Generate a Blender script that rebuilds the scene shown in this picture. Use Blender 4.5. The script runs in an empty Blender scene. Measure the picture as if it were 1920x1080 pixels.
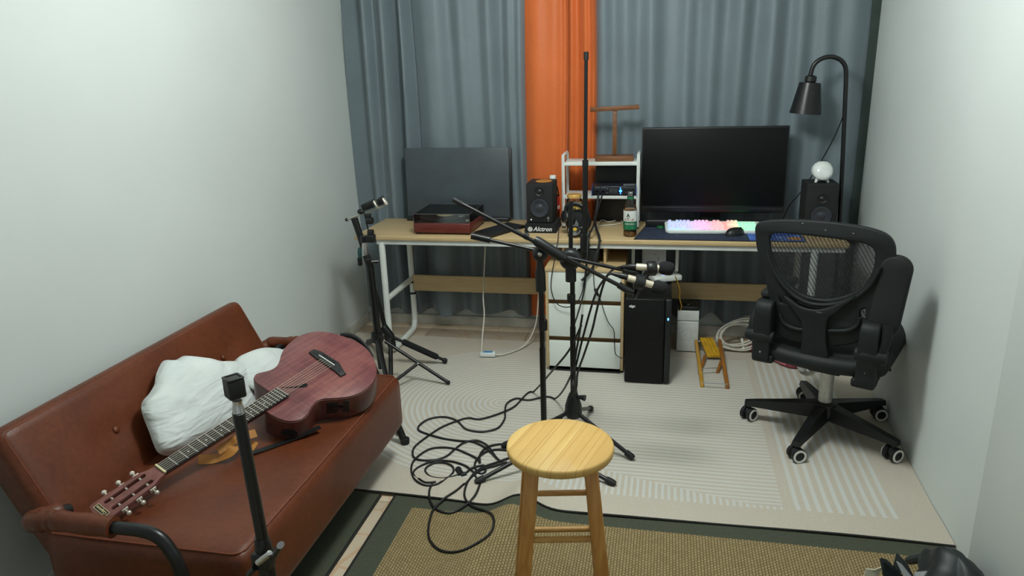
import bpy, bmesh, math, random
from mathutils import Matrix, Vector
random.seed(7)
PI = math.pi
SC = bpy.context.scene
COL = SC.collection

# ------------------------------------------------------------------ camera
F_PX = 1350.13
M_CAM = Matrix(((0.9784204863723955, 0.20421015238827836, -0.03148913317894007),
                (0.030051697375258368, -0.29141887601885075, -0.956123388577424),
                (-0.20442663068120742, 0.9345444089830434, -0.2912670601129887)))
CAM = Vector((0, 0, 1.5))
cam_data = bpy.data.cameras.new('camera')
cam = bpy.data.objects.new('camera', cam_data)
COL.objects.link(cam)
cam_data.sensor_width = 36.0
cam_data.lens = F_PX / 1920 * 36.0
cam_data.clip_start = 0.02
r_, d_, f_ = M_CAM[0], M_CAM[1], M_CAM[2]
cam.matrix_world = Matrix(((r_[0], -d_[0], -f_[0], CAM.x), (r_[1], -d_[1], -f_[1], CAM.y),
                           (r_[2], -d_[2], -f_[2], CAM.z), (0, 0, 0, 1)))
SC.camera = cam

# ------------------------------------------------------------------ world, lights, exposure
world = bpy.data.worlds.new('world')
SC.world = world
world.use_nodes = True
world.node_tree.nodes['Background'].inputs[0].default_value = (0.86, 0.95, 0.93, 1)
world.node_tree.nodes['Background'].inputs[1].default_value = 0.42
SC.view_settings.view_transform = 'Standard'
SC.view_settings.look = 'None'
SC.view_settings.gamma = 1.0
SC.view_settings.use_curve_mapping = False
SC.view_settings.exposure = 0.0
LAMP_POS = (-0.35, 2.15, 2.26)
ld = bpy.data.lights.new('ceiling_light_glow', 'POINT')
ld.shadow_soft_size = 0.17; ld.energy = 74; ld.color = (0.95, 1.0, 0.965)
lo = bpy.data.objects.new('ceiling_light_glow', ld); COL.objects.link(lo)
lo.location = LAMP_POS

# ------------------------------------------------------------------ helpers
def at(px, py, axis, val):
    d = Vector(((px - 960) / F_PX, (py - 540) / F_PX, 1.0))
    w = M_CAM.transposed() @ d
    i = 'xyz'.index(axis)
    return CAM + w * ((val - CAM[i]) / w[i])
def at_plane(px, py, p0, n):
    d = Vector(((px - 960) / F_PX, (py - 540) / F_PX, 1.0))
    w = M_CAM.transposed() @ d
    return CAM + w * ((Vector(p0) - CAM).dot(n) / w.dot(n))

def lin(c):
    return tuple((x / 12.92 if x <= 0.04045 else ((x + 0.055) / 1.055) ** 2.4) for x in c)
def rgb(r, g, b):
    return lin((r / 255, g / 255, b / 255)) + (1,)

class NT:
    """small node-tree writer"""
    def __init__(s, name):
        s.m = bpy.data.materials.new(name); s.m.use_nodes = True
        s.t = s.m.node_tree; s.n = s.t.nodes; s.b = s.n['Principled BSDF']
    def node(s, typ, **kw):
        n = s.n.new(typ)
        for k, v in kw.items():
            if k.startswith('i_'):
                key = k[2:]
                key = int(key) if key.isdigit() else key.replace('_', ' ')
                n.inputs[key].default_value = v
            else:
                setattr(n, k, v)
        return n
    def link(s, a, b): s.t.links.new(a, b)
    def coord(s, out='Object', scale=(1, 1, 1), rot=(0, 0, 0), loc=(0, 0, 0)):
        tc = s.node('ShaderNodeTexCoord'); mp = s.node('ShaderNodeMapping')
        mp.inputs['Scale'].default_value = scale; mp.inputs['Rotation'].default_value = rot
        mp.inputs['Location'].default_value = loc
        s.link(tc.outputs[out], mp.inputs[0]); return mp.outputs[0]
    def noise(s, vec, scale, detail=3, rough=0.5):
        n = s.node('ShaderNodeTexNoise'); n.inputs['Scale'].default_value = scale
        n.inputs['Detail'].default_value = detail; n.inputs['Roughness'].default_value = rough
        s.link(vec, n.inputs['Vector']); return n.outputs['Fac']
    def ramp(s, fac, stops):
        r = s.node('ShaderNodeValToRGB'); el = r.color_ramp.elements
        while len(el) < len(stops): el.new(0.5)
        for e, (p, c) in zip(el, stops): e.position = p; e.color = c
        s.link(fac, r.inputs[0]); return r.outputs[0]
    def mix(s, fac, a, b):
        n = s.node('ShaderNodeMix', data_type='RGBA')
        for sock, v in ((n.inputs[0], fac), (n.inputs[6], a), (n.inputs[7], b)):
            if hasattr(v, 'links'): s.link(v, sock)
            else: sock.default_value = v
        return n.outputs[2]
    def math(s, op, a, b=0.0, c=0.0):
        n = s.node('ShaderNodeMath', operation=op)
        for i, v in enumerate((a, b, c)):
            if hasattr(v, 'links'): s.link(v, n.inputs[i])
            else: n.inputs[i].default_value = v
        return n.outputs[0]
    def bump(s, h, strength=0.2, dist=0.002):
        b = s.node('ShaderNodeBump'); b.inputs['Strength'].default_value = strength
        b.inputs['Distance'].default_value = dist
        s.link(h, b.inputs['Height']); s.link(b.outputs[0], s.b.inputs['Normal'])
    def set(s, **kw):
        for k, v in kw.items():
            k = k.replace('_', ' ')
            if hasattr(v, 'links'): s.link(v, s.b.inputs[k])
            else: s.b.inputs[k].default_value = v
        return s

def mat(name, col, rough=0.5, metal=0.0, spec=0.5, vary=0.06, nscale=12, bump=0.0, bscale=60, emit=None, estr=0.0, coat=0.0):
    t = NT(name); v = t.coord()
    n = t.noise(v, nscale)
    c2 = tuple(x * (1 - 2.2 * vary) for x in col[:3]) + (1,)
    c1 = tuple(min(1, x * (1 + 1.6 * vary)) for x in col[:3]) + (1,)
    t.set(Base_Color=t.ramp(n, [(0.3, c2), (0.7, c1)]), Roughness=rough, Metallic=metal, Specular_IOR_Level=spec, Coat_Weight=coat)
    if bump: t.bump(t.noise(v, bscale, 2), bump, 0.001)
    if emit: t.set(Emission_Color=emit, Emission_Strength=estr)
    return t.m

def wood(name, light, dark, scale=(1, 12, 12), rough=0.45, rot=(0, 0, 0), grain=3.0, dist=2.0, contrast=(0.25, 0.75), coat=0.0):
    t = NT(name); v = t.coord(scale=scale, rot=rot)
    w = t.node('ShaderNodeTexNoise'); w.inputs['Scale'].default_value = grain
    w.inputs['Detail'].default_value = 6; w.inputs['Distortion'].default_value = dist
    t.link(v, w.inputs['Vector'])
    fine = t.noise(t.coord(scale=tuple(x * 6 for x in scale), rot=rot), 8, 2)
    f = t.math('ADD', t.math('MULTIPLY', w.outputs['Fac'], 0.8), t.math('MULTIPLY', fine, 0.2))
    t.set(Base_Color=t.ramp(f, [(contrast[0], dark), (contrast[1], light)]), Roughness=rough, Coat_Weight=coat)
    t.bump(f, 0.06, 0.001)
    return t.m

class MB:
    """collects shapes into one mesh"""
    def __init__(s): s.v = []; s.f = []
    def add(s, vs, fs, M=None):
        o = len(s.v)
        s.v += [Vector(p) if M is None else M @ Vector(p) for p in vs]
        s.f += [tuple(i + o for i in f) for f in fs]
        return s
    def bm(s, bm, M=None):
        bm.verts.index_update()
        s.add([v.co.copy() for v in bm.verts], [[v.index for v in f.verts] for f in bm.faces], M)
        bm.free(); return s
    def box(s, c, size, bev=0.0, M=None, seg=2):
        b = bmesh.new(); bmesh.ops.create_cube(b, size=1.0)
        for v in b.verts: v.co = Vector((v.co.x * size[0] + c[0], v.co.y * size[1] + c[1], v.co.z * size[2] + c[2]))
        if bev: bmesh.ops.bevel(b, geom=b.edges[:], offset=bev, segments=seg, affect='EDGES', profile=0.5)
        return s.bm(b, M)
    def hexa(s, bottom, top):
        """eight corners: bottom four, top four, same order"""
        v = list(bottom) + list(top)
        return s.add(v, [(3, 2, 1, 0), (4, 5, 6, 7)] + [(i, (i + 1) % 4, 4 + (i + 1) % 4, 4 + i) for i in range(4)])
    def tube(s, pts, r, n=8, closed=False, caps=True, M=None, flat=None):
        P = [Vector(p) for p in pts]; m = len(P)
        R = r if isinstance(r, (list, tuple)) else [r] * m
        T = []
        for i in range(m):
            a = P[i - 1] if (i or closed) else P[i]; b = P[(i + 1) % m] if (i < m - 1 or closed) else P[i]
            T.append((b - a).normalized() if (b - a).length > 1e-9 else Vector((0, 0, 1)))
        up = Vector((0, 0, 1)) if abs(T[0].z) < 0.9 else Vector((1, 0, 0))
        N = (up - T[0] * up.dot(T[0])).normalized(); vs = []
        for i in range(m):
            N = (N - T[i] * N.dot(T[i]))
            N = N.normalized() if N.length > 1e-6 else T[i].orthogonal().normalized()
            B = T[i].cross(N)
            for k in range(n):
                a = 2 * PI * k / n
                q = N * math.cos(a) * R[i] * (flat or 1) + B * math.sin(a) * R[i]
                vs.append(P[i] + q)
        fs = []
        for i in range(m if closed else m - 1):
            for k in range(n):
                a = i * n + k; b = i * n + (k + 1) % n; j = ((i + 1) % m) * n
                fs.append((a, b, j + (k + 1) % n, j + k))
        if caps and not closed:
            fs.append(tuple(range(n - 1, -1, -1))); fs.append(tuple((m - 1) * n + k for k in range(n)))
        return s.add(vs, fs, M)
    def cyl(s, p0, p1, r0, r1=None, n=16, M=None):
        return s.tube([p0, p1], [r0, r0 if r1 is None else r1], n, M=M)
    def lathe(s, prof, M=None, n=24, arc=None):
        """profile [(r, z), ...] turned about z"""
        vs = []; fs = []; m = len(prof)
        for (r, z) in prof:
            for k in range(n):
                a = 2 * PI * k / n; vs.append((r * math.cos(a), r * math.sin(a), z))
        for i in range(m - 1):
            for k in range(n):
                fs.append((i * n + k, i * n + (k + 1) % n, (i + 1) * n + (k + 1) % n, (i + 1) * n + k))
        if prof[0][0] > 1e-6: fs.append(tuple(range(n - 1, -1, -1)))
        if prof[-1][0] > 1e-6: fs.append(tuple((m - 1) * n + k for k in range(n)))
        return s.add(vs, fs, M)
    def ball(s, c, r, nu=16, nv=10, M=None, e=1.0):
        rr = r if isinstance(r, (list, tuple)) else (r, r, r)
        sg = lambda x: math.copysign(abs(x) ** e, x)
        vs = []; fs = []
        for j in range(nv + 1):
            ph = -PI / 2 + PI * j / nv
            for i in range(nu):
                a = 2 * PI * i / nu
                vs.append((c[0] + rr[0] * sg(math.cos(ph)) * sg(math.cos(a)), c[1] + rr[1] * sg(math.cos(ph)) * sg(math.sin(a)), c[2] + rr[2] * sg(math.sin(ph))))
        for j in range(nv):
            for i in range(nu):
                fs.append((j * nu + i, j * nu + (i + 1) % nu, (j + 1) * nu + (i + 1) % nu, (j + 1) * nu + i))
        return s.add(vs, fs, M)
    def grid(s, fn, nu, nv, M=None):
        vs = [fn(i / nu, j / nv) for j in range(nv + 1) for i in range(nu + 1)]
        fs = [(j * (nu + 1) + i, j * (nu + 1) + i + 1, (j + 1) * (nu + 1) + i + 1, (j + 1) * (nu + 1) + i) for j in range(nv) for i in range(nu)]
        return s.add(vs, fs, M)
    def sheet(s, fn, nu, nv, th, M=None, axis=(0, 0, 1)):
        """a grid with thickness"""
        a = Vector(axis) * th
        top = [Vector(fn(i / nu, j / nv)) for j in range(nv + 1) for i in range(nu + 1)]
        bot = [p - a for p in top]; w = nu + 1; o = len(top)
        q = lambda i, j: j * w + i
        fs = []
        for j in range(nv):
            for i in range(nu):
                fs.append((q(i, j), q(i + 1, j), q(i + 1, j + 1), q(i, j + 1)))
                fs.append((o + q(i, j + 1), o + q(i + 1, j + 1), o + q(i + 1, j), o + q(i, j)))
        rim = [q(i, 0) for i in range(nu)] + [q(nu, j) for j in range(nv)] + [q(i, nv) for i in range(nu, 0, -1)] + [q(0, j) for j in range(nv, 0, -1)]
        for k in range(len(rim)):
            a_, b_ = rim[k], rim[(k + 1) % len(rim)]
            fs.append((b_, a_, o + a_, o + b_))
        return s.add(top + bot, fs, M)
    def plate(s, outer, holes, th, M=None, bev=0.0):
        """flat outline in xy with holes, thickness th from z=0 down to -th"""
        cu = bpy.data.curves.new('tmp', 'CURVE'); cu.dimensions = '2D'; cu.fill_mode = 'BOTH'
        for pl in [outer] + list(holes):
            sp = cu.splines.new('POLY'); sp.points.add(len(pl) - 1); sp.use_cyclic_u = True
            for p, q in zip(sp.points, pl): p.co = (q[0], q[1], 0, 1)
        cu.extrude = max(th / 2 - bev, 1e-4); cu.bevel_depth = bev; cu.bevel_resolution = 1 if bev else 0
        o = bpy.data.objects.new('tmp', cu)
        me = bpy.data.meshes.new_from_object(o)
        b = bmesh.new(); b.from_mesh(me); bmesh.ops.remove_doubles(b, verts=b.verts, dist=1e-5)
        for v in b.verts: v.co.z -= th / 2
        bpy.data.objects.remove(o); bpy.data.curves.remove(cu); bpy.data.meshes.remove(me)
        return s.bm(b, M)
    def text(s, body, size, M, depth=0.0006, align='CENTER', shear=0.0, bold=0.0):
        cu = bpy.data.curves.new('tmp', 'FONT'); cu.body = body; cu.size = size; cu.extrude = depth
        cu.align_x = align; cu.align_y = 'CENTER'; cu.shear = shear; cu.resolution_u = 3; cu.offset = bold
        o = bpy.data.objects.new('tmp', cu)
        me = bpy.data.meshes.new_from_object(o)
        b = bmesh.new(); b.from_mesh(me)
        bpy.data.objects.remove(o); bpy.data.curves.remove(cu); bpy.data.meshes.remove(me)
        return s.bm(b, M)
    def build(s, name, m, parent=None, world=False, smooth=True, ang=50, data=None):
        if data is None:
            me = bpy.data.meshes.new(name)
            vs = s.v
            if world and parent is not None:
                root = parent
                Mi = Matrix.Identity(4)
                while root is not None:
                    Mi = root.matrix_basis @ Mi; root = root.parent
                Mi = Mi.inverted(); vs = [Mi @ p for p in vs]
            me.from_pydata([tuple(p) for p in vs], [], s.f)
            b = bmesh.new(); b.from_mesh(me); bmesh.ops.recalc_face_normals(b, faces=b.faces); b.to_mesh(me); b.free()
            if smooth:
                me.shade_smooth(); me.set_sharp_from_angle(angle=math.radians(ang))
            me.materials.append(m)
        else:
            me = data
        o = bpy.data.objects.new(name, me); COL.objects.link(o)
        if parent is not None: o.parent = parent
        return o

def tag(o, label, cat, group=None):
    o['label'] = label; o['category'] = cat
    if group: o['group'] = group
    return o
def thing(name, label, cat, loc=(0, 0, 0), rz=0.0, group=None):
    o = bpy.data.objects.new(name, None); COL.objects.link(o)
    o.empty_display_size = 0.05
    o.location = loc; o.rotation_euler = (0, 0, rz)
    return tag(o, label, cat, group)
def struct(name, mb, m, parent=None, **kw):
    o = mb.build(name, m, parent, **kw)
    if parent is None: o['kind'] = 'structure'
    return o
def dup(o, parent=None):
    c = o.copy(); COL.objects.link(c)
    if parent is not None: c.parent = parent
    for ch in list(o.children): dup(ch, c)
    return c
def frame(origin, x, y):
    """matrix whose local x, y run along the given directions"""
    x = Vector(x).normalized(); y = Vector(y); y = (y - x * y.dot(x)).normalized(); z = x.cross(y)
    o = Vector(origin)
    return Matrix(((x.x, y.x, z.x, o.x), (x.y, y.y, z.y, o.y), (x.z, y.z, z.z, o.z), (0, 0, 0, 1)))
def spline(pts, n=8, closed=False):
    """Catmull-Rom through the points"""
    P = [Vector(p) for p in pts]; out = []; m = len(P)
    for i in range(m if closed else m - 1):
        if closed: a, b, c, d = P[i - 1], P[i], P[(i + 1) % m], P[(i + 2) % m]
        else: a, b, c, d = P[max(i - 1, 0)], P[i], P[i + 1], P[min(i + 2, m - 1)]
        for k in range(n):
            t = k / n
            out.append(0.5 * ((2 * b) + (c - a) * t + (2 * a - 5 * b + 4 * c - d) * t * t + (3 * b - a - 3 * c + d) * t ** 3))
    if not closed: out.append(P[-1])
    return out
def circle(cx, cy, r, n=24, ry=None):
    return [(cx + r * math.cos(2 * PI * i / n), cy + (ry or r) * math.sin(2 * PI * i / n)) for i in range(n)]
def rrect(cx, cy, w, h, r, n=4):
    out = []
    for sx, sy, a0 in ((1, 1, 0), (-1, 1, PI / 2), (-1, -1, PI), (1, -1, 1.5 * PI)):
        for k in range(n + 1):
            a = a0 + PI / 2 * k / n
            out.append((cx + sx * (w / 2 - r) + r * math.cos(a), cy + sy * (h / 2 - r) + r * math.sin(a)))
    return out
RX = lambda a: Matrix.Rotation(a, 4, 'X')
RY = lambda a: Matrix.Rotation(a, 4, 'Y')
RZ = lambda a: Matrix.Rotation(a, 4, 'Z')
TR = lambda *p: Matrix.Translation(Vector(p))

# ------------------------------------------------------------------ materials
BLACK = mat('black_plastic', rgb(20, 23, 24), 0.42, vary=0.1)
BLACKM = mat('black_painted_metal', rgb(16, 18, 19), 0.33, vary=0.08)
BLACKR = mat('black_rubber', rgb(19, 20, 21), 0.62, vary=0.1)
SOFTBLACK = mat('black_matte', rgb(23, 26, 26), 0.8, vary=0.12, bump=0.2, bscale=300)
FOAM = mat('black_foam', rgb(22, 24, 26), 0.95, vary=0.2, nscale=200, bump=0.6, bscale=500)
WHITEM = mat('white_painted_metal', rgb(222, 226, 222), 0.35, vary=0.03)
WHITEP = mat('white_plastic', rgb(225, 230, 226), 0.3, vary=0.02)
GREYP = mat('grey_plastic', rgb(120, 124, 126), 0.45)
CHROME = mat('chrome', rgb(205, 205, 205), 0.18, metal=1.0, vary=0.02)
BRASS = mat('brass', rgb(190, 160, 90), 0.3, metal=1.0, vary=0.03)
SILVER = mat('satin_silver', rgb(210, 205, 190), 0.35, metal=0.6, vary=0.03)
def clear(name, col, rough=0.03, ior=1.3, alpha=0.0):
    t = NT(name)
    v = t.coord(); n = t.noise(v, 5)
    tr = t.node('ShaderNodeBsdfTransparent'); tr.inputs[0].default_value = col
    gl = t.node('ShaderNodeBsdfGlossy'); gl.inputs['Roughness'].default_value = rough
    fr = t.node('ShaderNodeFresnel'); fr.inputs[0].default_value = ior
    k = t.math('ADD', fr.outputs[0], t.math('MULTIPLY', n, 0.05 + alpha))
    mx = t.node('ShaderNodeMixShader')
    t.link(k, mx.inputs[0]); t.link(tr.outputs[0], mx.inputs[1]); t.link(gl.outputs[0], mx.inputs[2])
    t.link(mx.outputs[0], t.n['Material Output'].inputs['Surface'])
    return t.m
CLEAR = clear('clear_plastic', (0.95, 0.97, 0.97, 1), 0.08, 1.22, 0.03)

# ------------------------------------------------------------------ room
XL, YB, ZC = -1.815, 4.03, 2.5
def XR(y): return 0.935 + (y - 2.2) * 0.033
wt = NT('wall_paint'); wv = wt.coord()
wn = wt.noise(wv, 1.3, 4)
wt.set(Base_Color=wt.ramp(wn, [(0.3, rgb(203, 209, 207)), (0.7, rgb(212, 218, 216))]), Roughness=0.55, Specular_IOR_Level=0.3)
wt.bump(wt.noise(wv, 25, 4), 0.05, 0.003)
WALL = wt.m
ft = NT('floor_tile'); fv = ft.coord()
base_t = ft.ramp(ft.noise(fv, 4, 4), [(.3, rgb(200, 182, 158)), (.7, rgb(212, 196, 172))])
vn = ft.node('ShaderNodeTexVoronoi', feature='DISTANCE_TO_EDGE'); vn.inputs['Scale'].default_value = 7
ft.link(fv, vn.inputs['Vector'])
vein = ft.math('LESS_THAN', vn.outputs['Distance'], 0.03)
ft.set(Base_Color=ft.mix(ft.math('MULTIPLY', vein, 0.45), base_t, rgb(196, 140, 96)), Roughness=0.3)
FLOOR = ft.m

YN = -0.9   # wall behind the camera
b = MB().hexa([(XL - .1, YN - .1, -.08), (1.3, YN - .1, -.08), (1.3, YB + .1, -.08), (XL - .1, YB + .1, -.08)],
              [(XL - .1, YN - .1, -.004), (1.3, YN - .1, -.004), (1.3, YB + .1, -.004), (XL - .1, YB + .1, -.004)])
GROUT = mat('tile_grout', rgb(122, 108, 94), .9)
floor = struct('floor', b, GROUT)
tile = MB().box((0, 0, -.004), (.597, .597, .008), .0015, seg=1).build('tile', FLOOR, floor)
k = 0
for i in range(6):
    for j in range(9):
        o = tile if k == 0 else dup(tile, floor); k += 1
        o.location = (-2.0 + .6 * i + .33, -.78 + .6 * j + .22, 0)
b = MB().box(((XL + 1.2) / 2, (YN + YB) / 2, ZC + .04), (3.3, YB - YN + .2, .08))
struct('ceiling', b, WALL)
struct('wall_left', MB().box((XL - .05, (YN + YB) / 2, ZC / 2), (.1, YB - YN + .2, ZC)), WALL)
struct('wall_back', MB().box(((XL + 1.2) / 2, YB + .05, ZC / 2), (3.2, .1, ZC)), WALL)
b = MB().hexa([(XR(2.0), 2.0, 0), (XR(2.0) + .2, 2.0, 0), (XR(YB) + .2, YB, 0), (XR(YB), YB, 0)],
              [(XR(2.0), 2.0, ZC), (XR(2.0) + .2, 2.0, ZC), (XR(YB) + .2, YB, ZC), (XR(YB), YB, ZC)])
struct('wall_right', b, WALL)
# the nearer stretch of the right wall stands a little proud (door surround)
b = MB().box((0.905 + .1, 1.0, ZC / 2), (.2, 2.06, ZC), 0.004)
struct('trim_1', b, WALL)
# unseen wall behind the camera; doorway opening added to let world fill light in
b = MB().box((-1.25, YN - .05, ZC / 2), (1.2, .1, ZC)).box((0.85, YN - .05, ZC / 2), (.5, .1, ZC)).box((0.0, YN - .05, 2.3), (1.4, .1, .4))
struct('wall_front', b, WALL)
b = MB().box((0.0, YB - .008, .03), (1.815 * 2, .016, .06), .003)
struct('baseboard_back', b, mat('old_skirting', rgb(206, 203, 195), 0.5, vary=0.12, nscale=9))
b = MB().box((XL + .006, 2.6, .035), (.012, 2.8, .07), .002)
struct('baseboard_left', b, mat('left_skirting', rgb(200, 198, 190), 0.5, vary=0.05))
# ------------------------------------------------------------------ rug and woven mats
def ridge(x, y):
    x0 = -0.465 - (2.19 - y) * 0.22
    w = 0.075 + max(0, 2.19 - y) * 0.05
    k = math.exp(-((x - x0) / w) ** 2)
    fade = max(0.0, min(1.0, (2.42 - y) / 0.2)) * max(0.35, 1 - max(0, 2.19 - y) * 0.9)
    return 0.058 * k * fade
def floor_z(x, y):
    z = ridge(x, y)
    if -0.945 < x < .9 and y < 2.28: z += .007
    if y > 2.175 and x > -1.8: z += .005
    return z
g = NT('patterned_rug'); tc = g.node('ShaderNodeTexCoord'); sp = g.node('ShaderNodeSeparateXYZ')
g.link(tc.outputs['Object'], sp.inputs[0]); X, Y = sp.outputs[0], sp.outputs[1]
dx = g.math('MINIMUM', g.math('SUBTRACT', X, -0.72), 0.0); dy = g.math('SUBTRACT', Y, 2.985)
dist = g.math('SQRT', g.math('ADD', g.math('MULTIPLY', dx, dx), g.math('MULTIPLY', dy, dy)))
def stripes(c, pitch, duty):
    f = g.math('PINGPONG', g.math('DIVIDE', c, pitch), 0.5)
    n = g.node('ShaderNodeMapRange', interpolation_type='SMOOTHSTEP')
    n.inputs['From Min'].default_value = duty * .5 - .06; n.inputs['From Max'].default_value = duty * .5 + .06
    n.inputs['To Min'].default_value = 1; n.inputs['To Max'].default_value = 0
    g.link(f, n.inputs[0]); return n.outputs[0]
LT = lambda a, b: g.math('LESS_THAN', a, b)
AND = lambda *a: a[0] if len(a) == 1 else g.math('MULTIPLY', a[0], AND(*a[1:]))
NOT = lambda a: g.math('SUBTRACT', 1.0, a)
edge = g.math('ADD', 2.312, g.math('MULTIPLY', g.math('MAXIMUM', g.math('SUBTRACT', 0.335, X), 0.0), 0.29))
tri = AND(LT(Y, edge), LT(-0.42, X), LT(X, 0.44), LT(2.292, Y))
band = AND(LT(0.455, X), LT(X, 0.815), LT(2.30, Y), LT(Y, 3.64))
main = AND(LT(X, 0.435), LT(dist, 0.66), NOT(LT(Y, 2.305)), NOT(tri))
s_main = AND(stripes(dist, 0.0262, 0.48), main)
s_band = AND(stripes(X, 0.0345, 0.45), band)
s_tri = AND(stripes(X, 0.0225, 0.46), tri)
S = g.math('MAXIMUM', s_main, g.math('MAXIMUM', s_band, s_tri))
v = g.coord()
mott = g.noise(v, 160, 3); big = g.noise(v, 2.2, 3)
base = g.ramp(g.math('ADD', g.math('MULTIPLY', mott, .6), g.math('MULTIPLY', big, .4)), [(0.3, rgb(186, 176, 162)), (0.7, rgb(199, 190, 176))])
g.set(Base_Color=g.mix(g.math('MULTIPLY', S, .9), base, rgb(202, 202, 197)), Roughness=0.95, Specular_IOR_Level=0.1)
g.bump(g.math('ADD', S, g.math('MULTIPLY', mott, .5)), 0.25, 0.002)
def rugf(u, v):
    x = -1.80 + u * (XR(2.19 + v * 1.62) - .003 + 1.80); y0 = 2.178 + 0.008 * math.sin(u * 9) - .012 * math.exp(-((x + .55) / .1) ** 2)
    y = y0 + v * (3.80 - 0.05 * u - y0)
    return (x, y, .005 + (.009 * max(0, min(1, (2.40 - y) / .12))) + ridge(x, y) + .0015 * math.sin(u * 23) * (1 - v))
rug = MB().sheet(rugf, 140, 60, .0045).build('area_rug', g.m)
tag(rug, 'large beige rug with pale line and arc pattern in front of the desk', 'rug')
b = MB()
def rugedge(px):
    u = px; p = rugf(u, 0); return (p[0], p[1] - .003, p[2] - .003)
b.tube([rugedge(i / 140) for i in range(141)], .0035, 6)
b.build('rug_binding', mat('rug_edge', rgb(35, 36, 34), .9), rug)

def weave(name):
    t = NT(name); v = t.coord()
    br = t.node('ShaderNodeTexBrick', offset=0.5); br.inputs['Scale'].default_value = 1
    br.inputs['Brick Width'].default_value = .0125; br.inputs['Row Height'].default_value = .0095
    br.inputs['Mortar Size'].default_value = .0018; br.inputs['Mortar Smooth'].default_value = .7
    br.inputs['Color1'].default_value = rgb(164, 145, 108); br.inputs['Color2'].default_value = rgb(146, 128, 92); br.inputs['Mortar'].default_value = rgb(82, 69, 44)
    t.link(t.coord(rot=(0, 0, PI / 2)), br.inputs['Vector'])
    n = t.noise(v, 3, 3)
    t.set(Base_Color=t.mix(t.math('MULTIPLY', n, .25), br.outputs['Color'], rgb(136, 116, 78)), Roughness=.85, Specular_IOR_Level=.2)
    t.bump(br.outputs['Fac'], -0.7, .003); return t.m
WEAVE = weave('woven_straw'); GREEN = mat('green_binding', rgb(66, 71, 56), .8, vary=.08, nscale=120, bump=.3, bscale=400)
BLACKEDGE = mat('black_piping', rgb(22, 22, 20), .8)
mat1 = thing('woven_mat', 'tan woven straw mat with dark green border under the round stool', 'mat', (0, 1.4, 0))
def matf(x0, x1, y0, y1, z):
    return lambda u, v: (x0 + u * (x1 - x0), y0 + v * (y1 - y0), z + ridge(x0 + u * (x1 - x0), y0 + v * (y1 - y0)))
MB().sheet(matf(-.94, .9, .3, 2.27, .007), 120, 60, .006).build('mat_border', GREEN, mat1, world=True)
MB().sheet(matf(-.853, .88, .38, 2.108, .0085), 120, 60, .003).build('weave', WEAVE, mat1, world=True)
MB().tube([(-.942, .3, .005), (-.942, 2.27, .005)], .005, 6).build('piping', BLACKEDGE, mat1, world=True)
mat2 = thing('woven_mat', 'dark green bordered mat lying underneath the brown sofa', 'mat', (-1.4, 1.4, 0))
MB().sheet(matf(-1.8, -1.0, .3, 2.17, .007), 10, 10, .006).build('mat_border', GREEN, mat2, world=True)
MB().sheet(matf(-1.78, -1.12, .38, 2.08, .0085), 10, 10, .003).build('weave', WEAVE, mat2, world=True)
MB().tube([(-.998, .3, .005), (-.998, 2.17, .005)], .005, 6).build('piping', BLACKEDGE, mat2, world=True)

# ------------------------------------------------------------------ curtains
def cloth(name, c, rough=.75, sheen=.3, sc=900):
    t = NT(name); v = t.coord()
    w = t.noise(t.coord(scale=(1, 1, .12)), sc * .5, 2); b2 = t.noise(v, 4, 3)
    f = t.math('ADD', t.math('MULTIPLY', w, .5), t.math('MULTIPLY', b2, .5))
    t.set(Base_Color=t.ramp(f, [(.3, tuple(x * .88 for x in c[:3]) + (1,)), (.7, tuple(min(1, x * 1.1) for x in c[:3]) + (1,))]), Roughness=rough,
          Sheen_Weight=sheen, Sheen_Roughness=.4, Specular_IOR_Level=.35)
    t.bump(t.noise(v, sc, 2), .15, .001); return t.m
CGREY = cloth('grey_blue_drape', rgb(114, 126, 133), .5)
CORANGE = cloth('orange_drape', rgb(208, 104, 48), .5)
def curtain(name, label, x0, x1, z0, folds, m, ybase=3.94, ztop=2.46, lean=0.0, hem=0.015, pinch=None):
    """folds: [(x, depth, width)], positive depth comes towards the room"""
    def f(u, v):
        z = z0 + v * (ztop - z0)
        x = x0 + u * (x1 - x0) + lean * (1 - v) * (u - .5)
        y = ybase
        for (fx, d, w) in folds:
            d = d * 1.3 if d < .07 else d
            k = (x - fx) / w
            y -= d * math.exp(-k * k) * (1 + .25 * math.sin(z * 2.1 + fx * 9))
        if pinch: y += pinch(x, z)
        return (x + .006 * math.sin(z * 2.7 + x * 6), y + .004 * math.sin(z * 4 + x * 11), z + (1 - v) * hem * math.sin(x * 27 + 1))
    o = MB().sheet(f, max(24, int((x1 - x0) * 170)), 40, .003, axis=(0, -1, 0)).build(name, m, ang=80)
    return tag(o, label, 'curtain')
XC = lambda px, y=100: at(px, y, 'y', 3.92).x
def fl(lst): return [(XC(p), d, w) for (p, d, w) in lst]
curtain('curtain', 'grey blue curtain with tight folds beside the left wall', XL + .008, XC(772), .09,
        fl([(682, .075, .032), (702, .02, .02), (718, .095, .036), (752, .10, .026)]), CGREY, 4.02)
curtain('curtain', 'broad grey blue curtain hanging behind the turntable', XC(768), XC(981), .10,
        fl([(798, .06, .075), (822, .035, .05), (862, .055, .05), (885, .02, .04), (915, .05, .045), (952, .035, .03), (972, .045, .03)]), CGREY, 4.02)
curtain('curtain', 'bright orange curtain panel left of the white desktop shelf', XC(978), XC(1061), .10,
        fl([(1003, .05, .07), (1040, .055, .06), (1057, .03, .015)]), CORANGE, 4.015)
curtain('curtain', 'darker folded orange curtain strip behind the wooden headphone stand', XC(1058), XC(1116), .10,
        fl([(1066, .02, .02), (1094, .045, .03), (1110, .05, .018)]), CORANGE, 4.018)
rf = [(1128, .045, .045), (1172, .04, .06)]
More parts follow.
